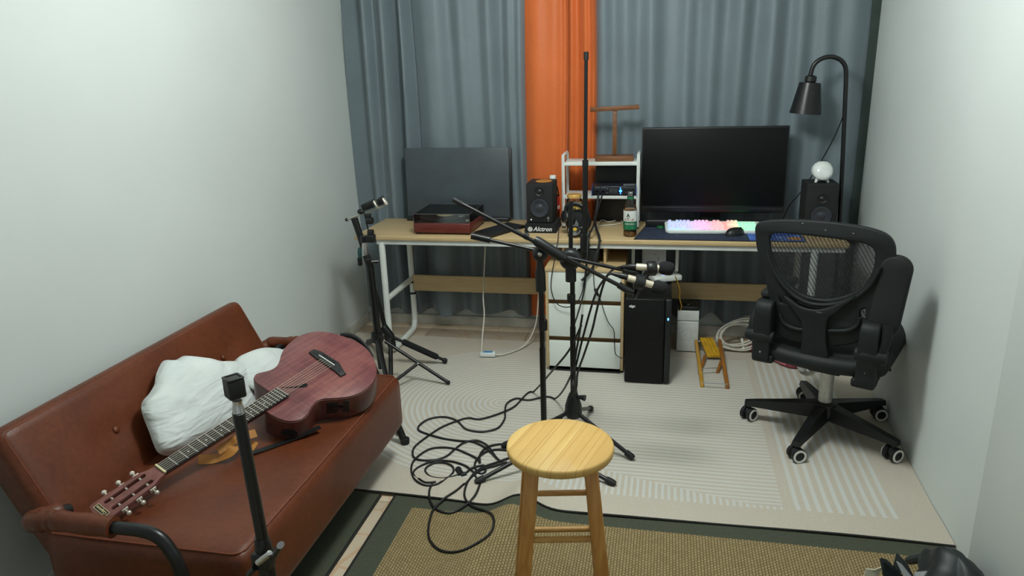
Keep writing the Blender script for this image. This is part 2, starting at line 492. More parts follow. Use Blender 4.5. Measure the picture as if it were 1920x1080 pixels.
for k, (p, d, w) in enumerate([(1222, .055, .055), (1262, .015, .04), (1290, .05, .045), (1336, .06, .05), (1388, .055, .05), (1445, .06, .055), (1500, .045, .05), (1548, .045, .055), (1600, .04, .06)]):
    rf.append((p, d, w))
curtain('curtain', 'wide grey blue curtain behind the monitor and floor lamp', XC(1115), XC(1638), .12, fl(rf), CGREY, 4.02, hem=.03)

EDGESHEET = mat('dark_edge_sheet', rgb(62, 74, 70), .8)  # narrow dark grey-green sheet between the right curtain edge and the wall
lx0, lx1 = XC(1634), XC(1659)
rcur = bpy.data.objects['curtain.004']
MB().sheet(lambda u, v: (lx0 + u * (lx1 - lx0), 4.0 + .02 * u, .14 + v * 2.32), 4, 8, .003, axis=(0, -1, 0)).build('layer', EDGESHEET, rcur)

# ------------------------------------------------------------------ sofa
lt = NT('brown_leather'); lv = lt.coord()
ln = lt.math('ADD', lt.math('MULTIPLY', lt.noise(lv, 5, 4), .6), lt.math('MULTIPLY', lt.noise(lv, 60, 3), .4))
lt.set(Base_Color=lt.ramp(ln, [(.3, rgb(78, 37, 19)), (.7, rgb(110, 55, 29))]), Roughness=.40, Specular_IOR_Level=.38)
lvo = lt.node('ShaderNodeTexVoronoi'); lvo.inputs['Scale'].default_value = 320; lt.link(lv, lvo.inputs['Vector'])
lt.bump(lt.math('ADD', lvo.outputs['Distance'], lt.math('MULTIPLY', lt.noise(lv, 18, 3), 2.0)), .16, .002)
LEATHER = lt.m
STITCH = mat('rust_stitching', rgb(116, 58, 32), .7)
def cushion(size, bev, bulge=0.0, cuts=14, fn=None):
    bmm = bmesh.new(); bmesh.ops.create_cube(bmm, size=2.0)
    bmesh.ops.subdivide_edges(bmm, edges=bmm.edges[:], cuts=cuts, use_grid_fill=True)
    h = Vector(size) / 2
    for vtx in bmm.verts:
        p = Vector((vtx.co.x, vtx.co.y, vtx.co.z))
        # denser rows near the rims
        p = Vector([math.copysign(1 - (1 - abs(c)) ** 1.6, c) for c in p])
        q = Vector((p.x * h.x, p.y * h.y, p.z * h.z))
        inner = Vector([max(-(h[i] - bev), min(h[i] - bev, q[i])) for i in range(3)])
        dlt = q - inner
        if dlt.length > 1e-6: q = inner + dlt.normalized() * min(bev, dlt.length if sum(abs(c) > 1e-6 for c in dlt) == 1 else bev)
        k = (1 - p.x ** 2) * (1 - p.y ** 2); q.z += math.copysign(bulge * k, p.z) if abs(p.z) > .5 else 0
        k2 = (1 - p.y ** 2) * (1 - p.z ** 2); q.x += math.copysign(bulge * .6 * k2, p.x) if abs(p.x) > .5 else 0
        if fn: q = fn(q)
        vtx.co = q
    return bmm
sofa = thing('sofa', 'brown leather two seat sofa with black tube arms along the left wall', 'sofa', (-1.32, 1.9, 0))
SEAT_Z = .366
seat_c = (-1.295, 1.895, (.14 + SEAT_Z) / 2)
b = MB().bm(cushion((.60, 1.13, SEAT_Z - .14), .035, .008), TR(*seat_c))
seat = b.build('seat', LEATHER, sofa, world=True, ang=60)
# stitched seams along the seat rim
b = MB()
rim = []
hx, hy, rr = .60 / 2 - .014, 1.13 / 2 - .014, .03
for (px, py) in rrect(0, 0, 2 * hx, 2 * hy, rr, 5): rim.append((seat_c[0] + px, seat_c[1] + py, SEAT_Z - .004))
b.tube(rim, .0028, 6, closed=True)
b.build('seam', STITCH, seat, world=True)
# backrest
u_b = Vector((-.135, 0, .28)).normalized(); n_b = Vector((u_b.z, 0, -u_b.x))
BACK0 = Vector((-1.548, 1.93, .36)); BL = .315
MBK = frame(BACK0 + u_b * ((BL - .09) / 2) - n_b * .055, (0, 1, 0), u_b)      # local x along the sofa, y up the back, z = +normal
if MBK.col[2].to_3d().dot(n_b) < 0: MBK = frame(BACK0 + u_b * ((BL - .09) / 2) - n_b * .055, (0, -1, 0), u_b)
def dimple(q):
    for bx in BTN:
        d2 = (q.x - bx[0]) ** 2 + (q.y - bx[1]) ** 2
        if q.z > 0: q.z -= .02 * math.exp(-d2 / .0022)
    return q
Mi = MBK.inverted()
BTN = []
for (px, py) in ((221, 804), (422, 669)):
    p = Mi @ at_plane(px, py, BACK0, n_b); BTN.append((p.x, p.y))
back = MB().bm(cushion((1.14, BL + .09, .11), .03, .010, 22, dimple), MBK).build('backrest', LEATHER, sofa, world=True, ang=60)
b = MB()
b.tube([MBK @ Vector((px, py, .051)) for (px, py) in rrect(0, 0, 1.14 - .034, BL + .09 - .034, .02, 4)], .0024, 6, closed=True)
b.build('seam', STITCH, back, world=True)
for (bx, by) in BTN:
    MB().ball((0, 0, 0), (.012, .012, .006), 14, 8, MBK @ TR(bx, by, .048)).build('button', LEATHER, back, world=True)
def arm(y, sy, dz=0.0, dx=0.0):
    pts = [(-1.51, y - sy * .12, .44), (-1.515, y - sy * .04, .465), (-1.485, y - sy * .005, .487), (-1.44, y, .495), (-1.26, y, .497), (-1.19, y, .497), (-1.145, y, .485), (-1.118, y, .45), (-1.10, y, .39), (-1.06, y, .12), (-1.04, y - sy * .01, 0.012)]
    pts = [(x + dx * min(1, z / .4), yy, z + dz * min(1, z / .35)) for x, yy, z in pts]
    P = spline(pts, 6)
    ar = MB().tube(P, .0155, 12).build('arm_frame', BLACKM, sofa, world=True)
    pad = spline([(-1.51, y - sy * .09, .452), (-1.52, y - sy * .035, .468), (-1.49, y + sy * .0, .487), (-1.44, y, .496), (-1.4, y, .499), (-1.262, y, .497)], 6)
    pad = [p + Vector((dx * (2.1 if i < 14 and sy > 0 else 1), 0, dz)) for i, p in enumerate(pad)]
    MB().tube(pad, [.025 + .0015 * math.sin(i * 1.7) for i in range(len(pad))], 14).build('arm_pad', LEATHER, ar, world=True)
    MB().cyl((-1.04, y - sy * .01, .009), (-1.039, y - sy * .01, .03), .019).build('foot_cap', BLACKR, ar, world=True)
arm(1.243, -1, -.012, .0); arm(2.56, 1, -.06, -.055)
for (lx, ly) in ((-1.56, 1.40), (-1.56, 2.40)):
    MB().cyl((lx, ly, .15), (lx - .02, ly, .009), .014, .012).build('leg', BLACKM, sofa, world=True)
MB().box((-1.3, 1.895, .13), (.5, 1.0, .022), .004).build('under_frame', BLACKM, sofa, world=True)

# ------------------------------------------------------------------ pillows
PC = NT('white_cotton'); pv = PC.coord()
PC.set(Base_Color=PC.ramp(PC.noise(pv, 8), [(.3, rgb(206, 213, 211)), (.7, rgb(220, 225, 223))]), Roughness=.85, Sheen_Weight=.2, Specular_IOR_Level=.2)
wv_ = PC.node('ShaderNodeTexNoise'); wv_.inputs['Scale'].default_value = 11; wv_.inputs['Distortion'].default_value = .5; wv_.inputs['Detail'].default_value = 2
PC.link(PC.coord(scale=(1.6, .6, 2.6), rot=(.5, 0, .2)), wv_.inputs['Vector'])
PC.bump(wv_.outputs['Fac'], .5, .03)
backp = BACK0 + n_b * .0
def pillow(label, px_out, p1, p2, p3, hf, hb, name='pillow', seed=0, cpx=None):
    n = (p2 - p1).cross(p3 - p1).normalized()
    if n.dot(CAM - p1) < 0: n = -n
    pts = spline([at_plane(x, y, p1, n) for (x, y) in px_out], 5, closed=True)
    c = at_plane(*cpx, p1, n) if cpx else sum(pts, Vector()) / len(pts)
    m = len(pts); rings = 12; rnd = random.Random(seed)
    ph = [rnd.uniform(0, 6) for _ in range(4)]
    vs = []; fs = []
    ex = (pts[0] - c).normalized(); ey = n.cross(ex)
    def wr(p):
        a = (p - c).dot(ex); e = (p - c).dot(ey)
        return (.002 * math.sin(38 * a + 22 * e + ph[0] + 2 * math.sin(9 * e)) + .003 * math.sin(-21 * a + 17 * e + ph[1]) + .005 * math.sin(11 * a + 9 * e + ph[2]))
    def side(sgn, h):
        o = len(vs)
        for k in range(rings):
            s = 1 - k / rings
            for p in pts:
                q = c + (p - c) * s
                d = h * (1 - s ** 2.6) ** .55
                vs.append(q + n * sgn * d + n * wr(q) * (1 - s ** 6) * (1 if sgn > 0 else .3))
        vs.append(c + n * sgn * h + n * wr(c))
        for k in range(rings - 1):
            for i in range(m):
                fs.append((o + k * m + i, o + k * m + (i + 1) % m, o + (k + 1) * m + (i + 1) % m, o + (k + 1) * m + i))
        for i in range(m): fs.append((o + (rings - 1) * m + i, o + (rings - 1) * m + (i + 1) % m, len(vs) - 1))
    side(1, hf); side(-1, hb)
    b = MB().add(vs, fs)
    bmm = bmesh.new()
    vv = [bmm.verts.new(p) for p in b.v]
    for f in b.f:
        try: bmm.faces.new([vv[i] for i in f])
        except ValueError: pass
    bmesh.ops.remove_doubles(bmm, verts=bmm.verts, dist=.0006)
    o = MB().bm(bmm).build(name, PC.m, ang=180)
    return tag(o, label, 'pillow')
bk = lambda px, py, off: at_plane(px, py, BACK0 + n_b * off, n_b)
sc = lambda pts: [(250 + x / 4.697, 640 + y / 4.697) for (x, y) in pts]
pillow('large crumpled white pillow lying behind the guitar neck', sc([(205, 280), (265, 172), (370, 165), (450, 127), (560, 140), (640, 152), (740, 175), (900, 178), (1010, 250), (1075, 400), (1090, 540), (1060, 720), (800, 840), (560, 930), (340, 1005), (225, 985), (175, 900), (140, 800), (95, 690), (70, 600), (80, 530), (140, 460), (185, 380)]),
       at(300, 840, 'z', SEAT_Z + .05), bk(312, 690, .055), bk(450, 690, .055), .07, .035, cpx=(375, 760))
pillow('white pillow corner wedged between guitar body and sofa back', sc([(880, 185), (990, 130), (1100, 97), (1210, 100), (1320, 112), (1400, 200), (1400, 330), (1250, 420), (1060, 420), (960, 330)]),
       at(500, 735, 'z', SEAT_Z + .03), bk(450, 685, .05), bk(525, 665, .05), .05, .03, seed=3)

# ------------------------------------------------------------------ guitar
GR = Matrix(((0.36020255412372204, -0.9104145477188195, 0.2034686002917511), (0.923519110178449, 0.31719405062456996, -0.21563948475078334), (0.13178229447825157, 0.2655810338678481, 0.9550393401906188)))
GT = Vector((-1.3829734, 1.5659212, 0.4411144))
guitar = thing('acoustic_guitar', 'wine red cutaway acoustic guitar resting on the sofa seat', 'guitar', (0, 0, 0))
guitar.rotation_mode = 'QUATERNION'
guitar.location = GT; guitar.rotation_quaternion = GR.to_quaternion()
Gw = GR.to_4x4(); Gw.translation = GT; Gi = Gw.inverted(); gn = GR @ Vector((0, 0, 1))
TOPW = -.012
def gl(px, py, w=TOPW):
    p = Gi @ at_plane(px, py, GT + gn * w, gn); return (p.x, p.y)
gc = lambda pts: [gl(460 + x / 4.5, 600 + y / 4.5) for (x, y) in pts]
gt = NT('wine_flamed_wood'); gv = gt.coord()
fl1 = gt.node('ShaderNodeTexNoise'); fl1.inputs['Scale'].default_value = 6; fl1.inputs['Detail'].default_value = 7; fl1.inputs['Roughness'].default_value = .7
gt.link(gt.coord(scale=(1.2, 14, 3)), fl1.inputs['Vector'])
fl2 = gt.noise(gt.coord(scale=(26, 1.6, 2)), 4, 4, .6); fl3 = gt.noise(gv, 5, 3)
ff = gt.math('ADD', gt.math('MULTIPLY', fl1.outputs['Fac'], .42), gt.math('ADD', gt.math('MULTIPLY', fl2, .16), gt.math('MULTIPLY', fl3, .42)))
gt.set(Base_Color=gt.ramp(ff, [(.34, rgb(70, 38, 44)), (.47, rgb(112, 62, 64)), (.58, rgb(138, 84, 80)), (.70, rgb(156, 104, 90))]), Roughness=.3, Coat_Weight=.25, Coat_Roughness=.2)
gt.bump(ff, .04, .001); GWOOD = gt.m
GSIDE = wood('dark_red_wood', rgb(104, 56, 48), rgb(58, 28, 26), (3, 14, 3), .35)
EBONY = mat('ebony_board', rgb(34, 33, 33), .5, vary=.15)
outl = gc([(165, 745), (230, 800), (290, 830), (350, 847), (410, 848), (460, 835), (500, 810), (530, 775), (555, 735), (580, 697), (615, 671), (670, 659), (750, 655), (850, 645), (940, 620), (1010, 585), (1060, 540), (1090, 490), (1103, 440), (1098, 380), (1080, 330), (1045, 270), (1000, 225), (940, 185), (870, 155), (800, 130), (720, 108), (650, 98), (580, 100), (510, 115), (450, 140), (400, 175), (350, 220), (315, 270), (300, 320), (285, 360), (260, 395), (220, 420), (170, 435), (120, 447), (90, 460), (78, 485), (92, 520), (140, 553), (190, 590), (215, 615)])
outs = [(p.x, p.y) for p in spline([(x, y, 0) for x, y in outl], 3, closed=True)]
hole = gc([(285, 558), (330, 563), (400, 559), (450, 549), (490, 533), (518, 531), (531, 547), (518, 566), (480, 573), (420, 576), (350, 577), (300, 572)])
body = MB().plate(outs, [], .088, TR(0, 0, TOPW - .004), .004).build('body', GSIDE, guitar)
MB().plate(outs, [hole], .004, TR(0, 0, TOPW), .0012).build('top', GWOOD, guitar)
hc = [sum(p[0] for p in hole) / len(hole), sum(p[1] for p in hole) / len(hole)]
MB().plate([(hc[0] + (x - hc[0]) * 1.01, hc[1] + (y - hc[1]) * 1.01) for x, y in hole], [], .0012, TR(0, 0, TOPW - .0026)).build('soundhole', mat('soundhole_shade', rgb(8, 7, 7), .9), guitar)  # black insert paints the shade of a hollow inside; the body is solid
# bridge with pins and saddle
bo = gc([(541, 282), (580, 258), (632, 276), (660, 290), (790, 372), (815, 420), (845, 462), (806, 480), (760, 440), (600, 330)])
bridge = MB().plate(bo, [], .007, TR(0, 0, TOPW + .007), .0015).build('bridge', EBONY, guitar)
sx = [Vector(gl(460 + 622 / 4.5, 600 + 313 / 4.5) + (TOPW + .009,)), Vector(gl(460 + 752 / 4.5, 600 + 398 / 4.5) + (TOPW + .009,))]
MB().tube(sx, .0022, 6).build('saddle', WHITEP, bridge)
pinm = None
for k in range(6):
    x, y = gl(460 + (665 + (752 - 665) * k / 5) / 4.5, 600 + (308 + (370 - 308) * k / 5) / 4.5)
    if pinm is None: pinm = MB().ball((0, 0, 0), (.0038, .0038, .003), 8, 6).build('bridge_pin', BLACK, bridge); q = pinm
    else: q = dup(pinm)
    q.location = (x, y, TOPW + .0085)
for (cx_, cy_) in ((581, 291), (614, 306), (758, 412), (790, 443)):
    x, y = gl(460 + cx_ / 4.5, 600 + cy_ / 4.5)
    MB().cyl((x, y, TOPW + .006), (x, y, TOPW + .0076), .0045, n=10).build('bridge_dot', BLACK, bridge)
# neck, fingerboard, frets
b = MB()
prof = []
NU = 10
def neckf(u, v):
    L = -.012 + v * .40; hw = .0215 + (.0275 - .0215) * max(0, L) / .445
    a = PI * u
    return (L, hw * math.cos(a), -.006 - (.018 + .006 * v) * math.sin(a))
vs = [neckf(i / 10, j / 6) for j in range(7) for i in range(11)]
fs = [(j * 11 + i, j * 11 + i + 1, (j + 1) * 11 + i + 1, (j + 1) * 11 + i) for j in range(6) for i in range(10)] + [tuple(range(11)), tuple(66 + i for i in range(11))] + [(j * 11, (j + 1) * 11, (j + 1) * 11 + 10, j * 11 + 10) for j in range(6)]
MB().add(vs, fs).build('neck', GSIDE, guitar)
fb = MB().hexa([(0, -.0215, -.006), (.448, -.028, -.006), (.448, .028, -.006), (0, .0215, -.006)], [(0, -.0215, 0), (.448, -.028, 0), (.448, .028, 0), (0, .0215, 0)]).build('fingerboard', EBONY, guitar, smooth=False)
FRET = mat('nickel_fret', rgb(215, 215, 208), .35, .3)
for k in range(1, 21):
    u = .65 * (1 - 2 ** (-k / 12)); hw = .0215 + .0065 * u / .448
    MB().tube([(u, -hw, .0004), (u, hw, .0004)], .0014, 6).build('fret', FRET, fb)
for k in (3, 5, 7, 9, 12, 15):
    u = .65 * (1 - 2 ** (-(k - .5) / 12))
    MB().cyl((u, 0, -.001), (u, 0, .0004), .0028, n=10).build('fret_marker', WHITEP, fb)
MB().box((-.003, 0, .001), (.006, .044, .008), .001).build('nut', mat('bone_nut', rgb(225, 215, 170), .4), guitar)
for k in range(6):
    v0 = -.0175 + .007 * k; v1 = -.027 + .0108 * k
    MB().tube([(-.003, v0, .0045), (.648, v1, .0055)], .0006 if k < 3 else .00075, 5).build('string', mat('string_%s' % 'steel', rgb(178, 164, 146), .4, .4) if k == 0 else bpy.data.materials['string_steel'], guitar)
# slotted headstock tilted back
HM = TR(-.006, 0, -.001) @ RY(-math.radians(4)) @ Matrix.Rotation(PI, 4, 'Z')       # local x runs away from the nut
ho = [(0, -.0215), (.02, -.024), (.04, -.033), (.175, -.038), (.185, -.036), (.19, -.018), (.194, 0), (.19, .018), (.185, .036), (.175, .038), (.04, .033), (.02, .024), (0, .0215)]
slot = lambda sgn: [(x, sgn * .0165 + y) for (x, y) in rrect(.095, 0, .125, .0145, .007, 4)]
hd = MB().plate(ho, [slot(1), slot(-1)], .015, HM, .001).build('headstock', mat('head_veneer', rgb(122, 74, 68), .4, vary=.12, nscale=30), guitar)
lg = MB().plate(rrect(.174, 0, .017, .050, .0008, 1), [], .0008, HM @ TR(0, 0, .0009)).build('logo_plate', mat('logo_dark', rgb(34, 24, 20), .5), hd)
CREAM = mat('logo_cream', rgb(215, 198, 150), .5)
b = MB()
for (y0, y1, x) in ((-.0245, .0245, .1663), (-.0245, .0245, .1817)): b.box((x, 0, .0013), (.0012, .049, .0008), M=HM)
for y in (-.0245, .0245): b.box((.174, y, .0013), (.0165, .0012, .0008), M=HM)
b.text('Cuspoon', .011, HM @ TR(.1742, 0, .0013) @ RZ(-PI / 2), .0003, shear=.25, bold=.0002)
b.build('logo_lettering', CREAM, lg)
BUTTON = mat('pearl_button', rgb(222, 212, 200), .3)
for k in range(3):
    for sg in (1, -1):
        x = .05 + .042 * k
        tn = MB().cyl((x, sg * .006, -.007), (x, sg * .027, -.007), .0035, n=10, M=HM).build('string_post', SILVER, hd)
        b = MB().cyl((x, sg * .036, -.007), (x, sg * .052, -.009), .0022, n=8, M=HM).ball((x, sg * .056, -.009), (.0075, .006, .0075), 12, 8, M=HM)
        b.build('tuner_button', BUTTON if sg < 0 else SILVER, tn)
        MB().box((x, sg * .039, -.009), (.018, .004, .012), .001, M=HM).build('tuner_plate', SILVER, tn)
# preamp panel and the hole in the side facing the room
def side_frame(px, py):
    # nearest point of the outline to that pixel; returns frame with z out of the side
    q = Vector(gl(px, py)); best = min(range(len(outs)), key=lambda i: (Vector(outs[i]) - q).length)
    a = Vector(outs[best - 2]); c = Vector(outs[(best + 2) % len(outs)]); t = (c - a).normalized()
    n = Vector((t.y, -t.x)); cen = sum((Vector(p) for p in outs), Vector((0, 0))) / len(outs)
    if n.dot(Vector(outs[best]) - cen) < 0: n = -n
    return frame((outs[best][0], outs[best][1], TOPW - .045), (t.x, t.y, 0), (0, 0, 1)), n
Ms, nn = side_frame(631, 746)
zs = 1 if Ms.col[2].to_3d().dot(Vector((nn.x, nn.y, 0))) > 0 else -1
pa = MB().box((0, .004, zs * .001), (.075, .05, .006), .002, M=Ms).build('preamp_panel', BLACK, guitar)
MB().box((0, .006, zs * .0045), (.04, .022, .002), .001, M=Ms).build('preamp_screen', mat('dark_glass', rgb(14, 16, 20), .15), pa)
Ms, nn = side_frame(541, 788)
zs = 1 if Ms.col[2].to_3d().dot(Vector((nn.x, nn.y, 0))) > 0 else -1
MB().lathe([(0, 0), (1, 0), (1, .002), (0, .002)], Ms @ TR(0, -.004, zs * .004 - .001) @ Matrix.Diagonal((.026, .016, 1, 1)), 24).build('side_port', mat('port_dark', rgb(10, 8, 8), .8), guitar)
# strap: tan ribbon looping on the seat and a black band back to the body
TAN = mat('tan_strap', rgb(176, 118, 52), .55, vary=.1)
def ribbon(pts, w, th=.002, tilt=(0, 0, 1)):
    P = spline(pts, 6); b = MB(); vs = []
    for i, p in enumerate(P):
        t = (P[min(i + 1, len(P) - 1)] - P[max(i - 1, 0)]).normalized()
        s_ = t.cross(Vector(tilt)).normalized() * w / 2; n_ = s_.cross(t).normalized() * th / 2
        vs += [p - s_ - n_, p + s_ - n_, p + s_ + n_, p - s_ + n_]
    fs = [(0, 1, 2, 3), tuple(len(vs) - 4 + k for k in (3, 2, 1, 0))]
    for i in range(len(P) - 1):
        for k in range(4): fs.append((i * 4 + k, i * 4 + (k + 1) % 4, i * 4 + 4 + (k + 1) % 4, i * 4 + 4 + k))
    return b.add(vs, fs)
sz = SEAT_Z + .012
st = ribbon([at(372, 862, 'z', sz + .012), at(402, 860, 'z', sz + .006), at(428, 850, 'z', sz + .02), at(440, 838, 'z', sz + .03), at(452, 832, 'z', sz + .014), at(480, 838, 'z', sz + .004)], .034, .003, (.25, -.4, .85)).build('strap', TAN, guitar, world=True)
ribbon([at(408, 846, 'z', sz + .03), at(430, 832, 'z', sz + .04), at(446, 822, 'z', sz + .05), at(480, 812, 'z', sz + .04)], .026, .003, (.6, -.5, .6)).build('strap_loop', TAN, st, world=True)
ribbon([at(462, 852, 'z', sz + .002), at(490, 844, 'z', sz), at(540, 826, 'z', sz), at(575, 812, 'z', sz + .006), at(600, 800, 'z', sz + .012)], .022, .003).build('strap_band', BLACK, st, world=True)
MB().tube(spline([at(640, 630, 'y', 2.43), at(655, 629, 'y', 2.42), at(672, 637, 'y', 2.41), at(685, 650, 'y', 2.40), at(697, 670, 'y', 2.39)], 6), .008, 8, flat=1.4).build('strap_end', BLACK, guitar, world=True)
# ------------------------------------------------------------------ desk
DZ = .685
DESKW = wood('pale_oak_laminate', rgb(210, 184, 140), rgb(186, 158, 114), (1.2, 14, 14), .4, grain=3)
desk = thing('desk', 'long pale oak desk on white metal legs along the curtains', 'desk', (-.35, 3.7, 0))
MB().box((-.382, 3.683, DZ - .011), (2.43, .461, .022), .003).build('desktop', DESKW, desk, world=True)
MB().box((-.33, 3.475, .65), (2.30, .02, .026), .003).build('front_rail', WHITEM, desk, world=True)
MB().box((-.33, 3.89, .65), (2.30, .02, .026), .003).build('rear_rail', WHITEM, desk, world=True)
def legframe(x, low=True):
    f = spline([(x, 3.475, .65), (x, 3.475, .125), (x, 3.485, .055), (x, 3.53, .028), (x, 3.60, .024), (x, 3.78, .024), (x, 3.85, .03), (x, 3.878, .06), (x, 3.885, .14), (x, 3.885, .65)], 5)
    o = MB().tube(f, .0175, 8).build('leg_frame', WHITEM, desk, world=True)
    MB().tube([(x, 3.475, .33), (x, 3.885, .33)], .0155, 8).build('side_bar', WHITEM, o, world=True)
    for z in (.305, .235): MB().cyl((x, 3.885, z), (x, 3.885, z + .012), .0195, n=12).build('joint_band', BLACKM, o, world=True)
    MB().cyl((x, 3.62, .012), (x, 3.62, .0055), .012, n=8).build('foot_pad', BLACKR, o, world=True)
legframe(-1.455); legframe(.69)
zt, zb_ = at(900, 519.5, 'y', 3.86).z, at(900, 549, 'y', 3.86).z
MB().box((-1.01, 3.87, (zt + zb_) / 2), (.86, .016, zt - zb_), .002).build('modesty_board', DESKW, desk, world=True)
zt, zb_ = at(1345, 532, 'y', 3.86).z, at(1345, 563, 'y', 3.86).z
MB().box((.25, 3.87, (zt + zb_) / 2), (.85, .016, zt - zb_), .002).build('modesty_board', DESKW, desk, world=True)
for px in (1187.5, 1270):
    x = at(px, 470, 'y', 3.62).x
    MB().box((x, 3.62, .565), (.016, .03, .15), .002).build('hanging_bracket', WHITEM, desk, world=True)

# ------------------------------------------------------------------ drawer cabinet under the desk
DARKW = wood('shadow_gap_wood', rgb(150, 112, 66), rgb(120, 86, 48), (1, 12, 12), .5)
DRAWER = mat('white_lacquer_front', rgb(226, 232, 226), .3, vary=.015)
cab = thing('drawer_cabinet', 'oak cabinet with three white drawers under the desk', 'cabinet', (-.38, 3.6, 0))
CX0, CX1, CF, CZ = -.573, -.183, 3.395, .548
b = MB()
for x in (CX0 + .007, CX1 - .007): b.box((x, CF + .2, (CZ + .02) / 2 - .004), (.014, .40, CZ - .02), .001)
b.build('side_panel', DESKW, cab, world=True)
MB().box(((CX0 + CX1) / 2, CF + .20, CZ - .009), (CX1 - CX0, .41, .018), .0015).build('top', DESKW, cab, world=True)
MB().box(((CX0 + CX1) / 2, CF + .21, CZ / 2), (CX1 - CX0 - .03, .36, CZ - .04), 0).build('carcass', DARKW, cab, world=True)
MB().box(((CX0 + CX1) / 2, CF + .195, .012), (CX1 - CX0 - .028, .39, .024), 0).build('plinth', BLACK, cab, world=True)
for (ya, yb2) in ((505, 563), (573, 632), (642, 693.5)):
    za, zb2 = at(1095, ya + 1.5, 'y', CF).z, at(1095, yb2 + 2.5, 'y', CF).z
    MB().box(((CX0 + CX1) / 2, CF + .009, (za + zb2) / 2), (CX1 - CX0 - .03, .018, za - zb2), .0015).build('drawer', DRAWER, cab, world=True)
for px in (1055, 1133.5):
    x = at(px, 470, 'y', 3.47).x
    MB().box((x, 3.64, (CZ + .663) / 2), (.013, .30, .663 - CZ), .001).build('divider', DESKW, cab, world=True)
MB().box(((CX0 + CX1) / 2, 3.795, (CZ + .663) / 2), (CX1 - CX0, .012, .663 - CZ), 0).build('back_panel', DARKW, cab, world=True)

# ------------------------------------------------------------------ turntable, panel, black stand
tt = thing('turntable', 'suitcase style turntable in red wood with a clear dust cover', 'turntable', (-1.13, 3.66, DZ))
RW = wood('mahogany_vinyl', rgb(112, 48, 40), rgb(82, 32, 28), (2, 16, 16), .35)
MB().box((-1.13, 3.662, DZ + .035), (.305, .315, .052), .004).build('plinth', RW, tt, world=True)
MB().box((-1.13, 3.662, DZ + .0625), (.295, .305, .004), .001).build('deck', BLACK, tt, world=True)
for sx_ in (-1, 1):
    for sy_ in (-1, 1): MB().cyl((-1.13 + sx_ * .135, 3.662 + sy_ * .14, DZ), (-1.13 + sx_ * .135, 3.662 + sy_ * .14, DZ + .012), .013).build('foot', BLACKR, tt, world=True)
pl = MB().lathe([(0, .0), (.132, .0), (.134, .004), (.132, .009), (0, .009)], TR(-1.155, 3.665, DZ + .065), 40).build('platter', BLACKR, tt, world=True)
MB().lathe([(0, 0), (.045, 0), (.045, .0008), (0, .0008)], TR(-1.155, 3.665, DZ + .0745), 24).build('record_label', mat('record_label', rgb(170, 150, 110), .6), pl, world=True)
b = MB().lathe([(0, 0), (.018, 0), (.018, .012), (.006, .02), (0, .02)], TR(-1.01, 3.76, DZ + .065), 16)
b.tube(spline([(-1.01, 3.76, DZ + .088), (-1.015, 3.68, DZ + .088), (-1.03, 3.60, DZ + .085), (-1.055, 3.575, DZ + .082)], 5), .0035, 8)
b.build('tonearm', CHROME, tt, world=True)
MB().lathe([(0, 0), (.011, 0), (.011, .008), (0, .008)], TR(-1.0, 3.55, DZ + .0645), 16).build('volume_knob', SILVER, tt, world=True)
# dust cover as a thin open box with a bevelled lid
b = MB()
x0, x1, y0, y1, z0, z1 = -1.28, -.98, 3.508, 3.815, DZ + .062, DZ + .108
cov = [((x0 + x1) / 2, y0, (z0 + z1) / 2, x1 - x0, .002, z1 - z0), ((x0 + x1) / 2, y1, (z0 + z1) / 2, x1 - x0, .002, z1 - z0),
       (x0, (y0 + y1) / 2, (z0 + z1) / 2, .002, y1 - y0, z1 - z0), (x1, (y0 + y1) / 2, (z0 + z1) / 2, .002, y1 - y0, z1 - z0), ((x0 + x1) / 2, (y0 + y1) / 2, z1, x1 - x0, y1 - y0, .002)]
for c in cov: b.box(c[:3], c[3:])
cv = b.build('dust_cover', CLEAR, tt, world=True)
EDGEW = clear('cover_edge', (.8, .84, .85, 1), .3, 1.8, .5)
b = MB(); e = .0016
cs = [(x0, y0), (x1, y0), (x1, y1), (x0, y1)]
b.tube([(x, y, z1) for x, y in cs], e, 6, closed=True)
for x, y in cs: b.cyl((x, y, z0), (x, y, z1), e, n=6)
b.build('cover_rim', EDGEW, cv, world=True)

PANEL = mat('dark_slate_panel', rgb(66, 74, 80), .45, vary=.06)
pn = thing('flat_panel', 'dark slate flat panel with black frame standing behind the turntable', 'panel', (-1.14, 3.87, DZ))
A = frame((-1.142, 3.868, DZ + .017), (1, 0, 0), (0, .05, 1))
MB().box((0, .195, -.0), (.598, .39, .012), .002, M=A).build('face', PANEL, pn, world=True)
MB().box((.006, .193, -.012), (.612, .386, .014), .003, M=A).build('frame', BLACK, pn, world=True)
MB().box((-.004, -.008, -.004), (.60, .03, .05), .008, M=A).build('base', BLACK, pn, world=True)

tb = thing('tablet_stand', 'flat black folded stand lying between turntable and left speaker', 'stand', (-.84, 3.6, DZ))
q = [at(x, y, 'z', DZ + .006) for (x, y) in ((889, 437), (922, 444), (985, 425), (952, 419))]
MB().hexa([p - Vector((0, 0, .006)) for p in q], [p + Vector((0, 0, .008)) for p in q]).build('slab', BLACK, tb, world=True)
MB().lathe([(.010, 0), (.0125, 0), (.0125, .003), (.010, .003), (.010, 0)], TR(*at(972, 431, 'z', DZ + .012)), 18).build('ring', GREYP, tb, world=True)

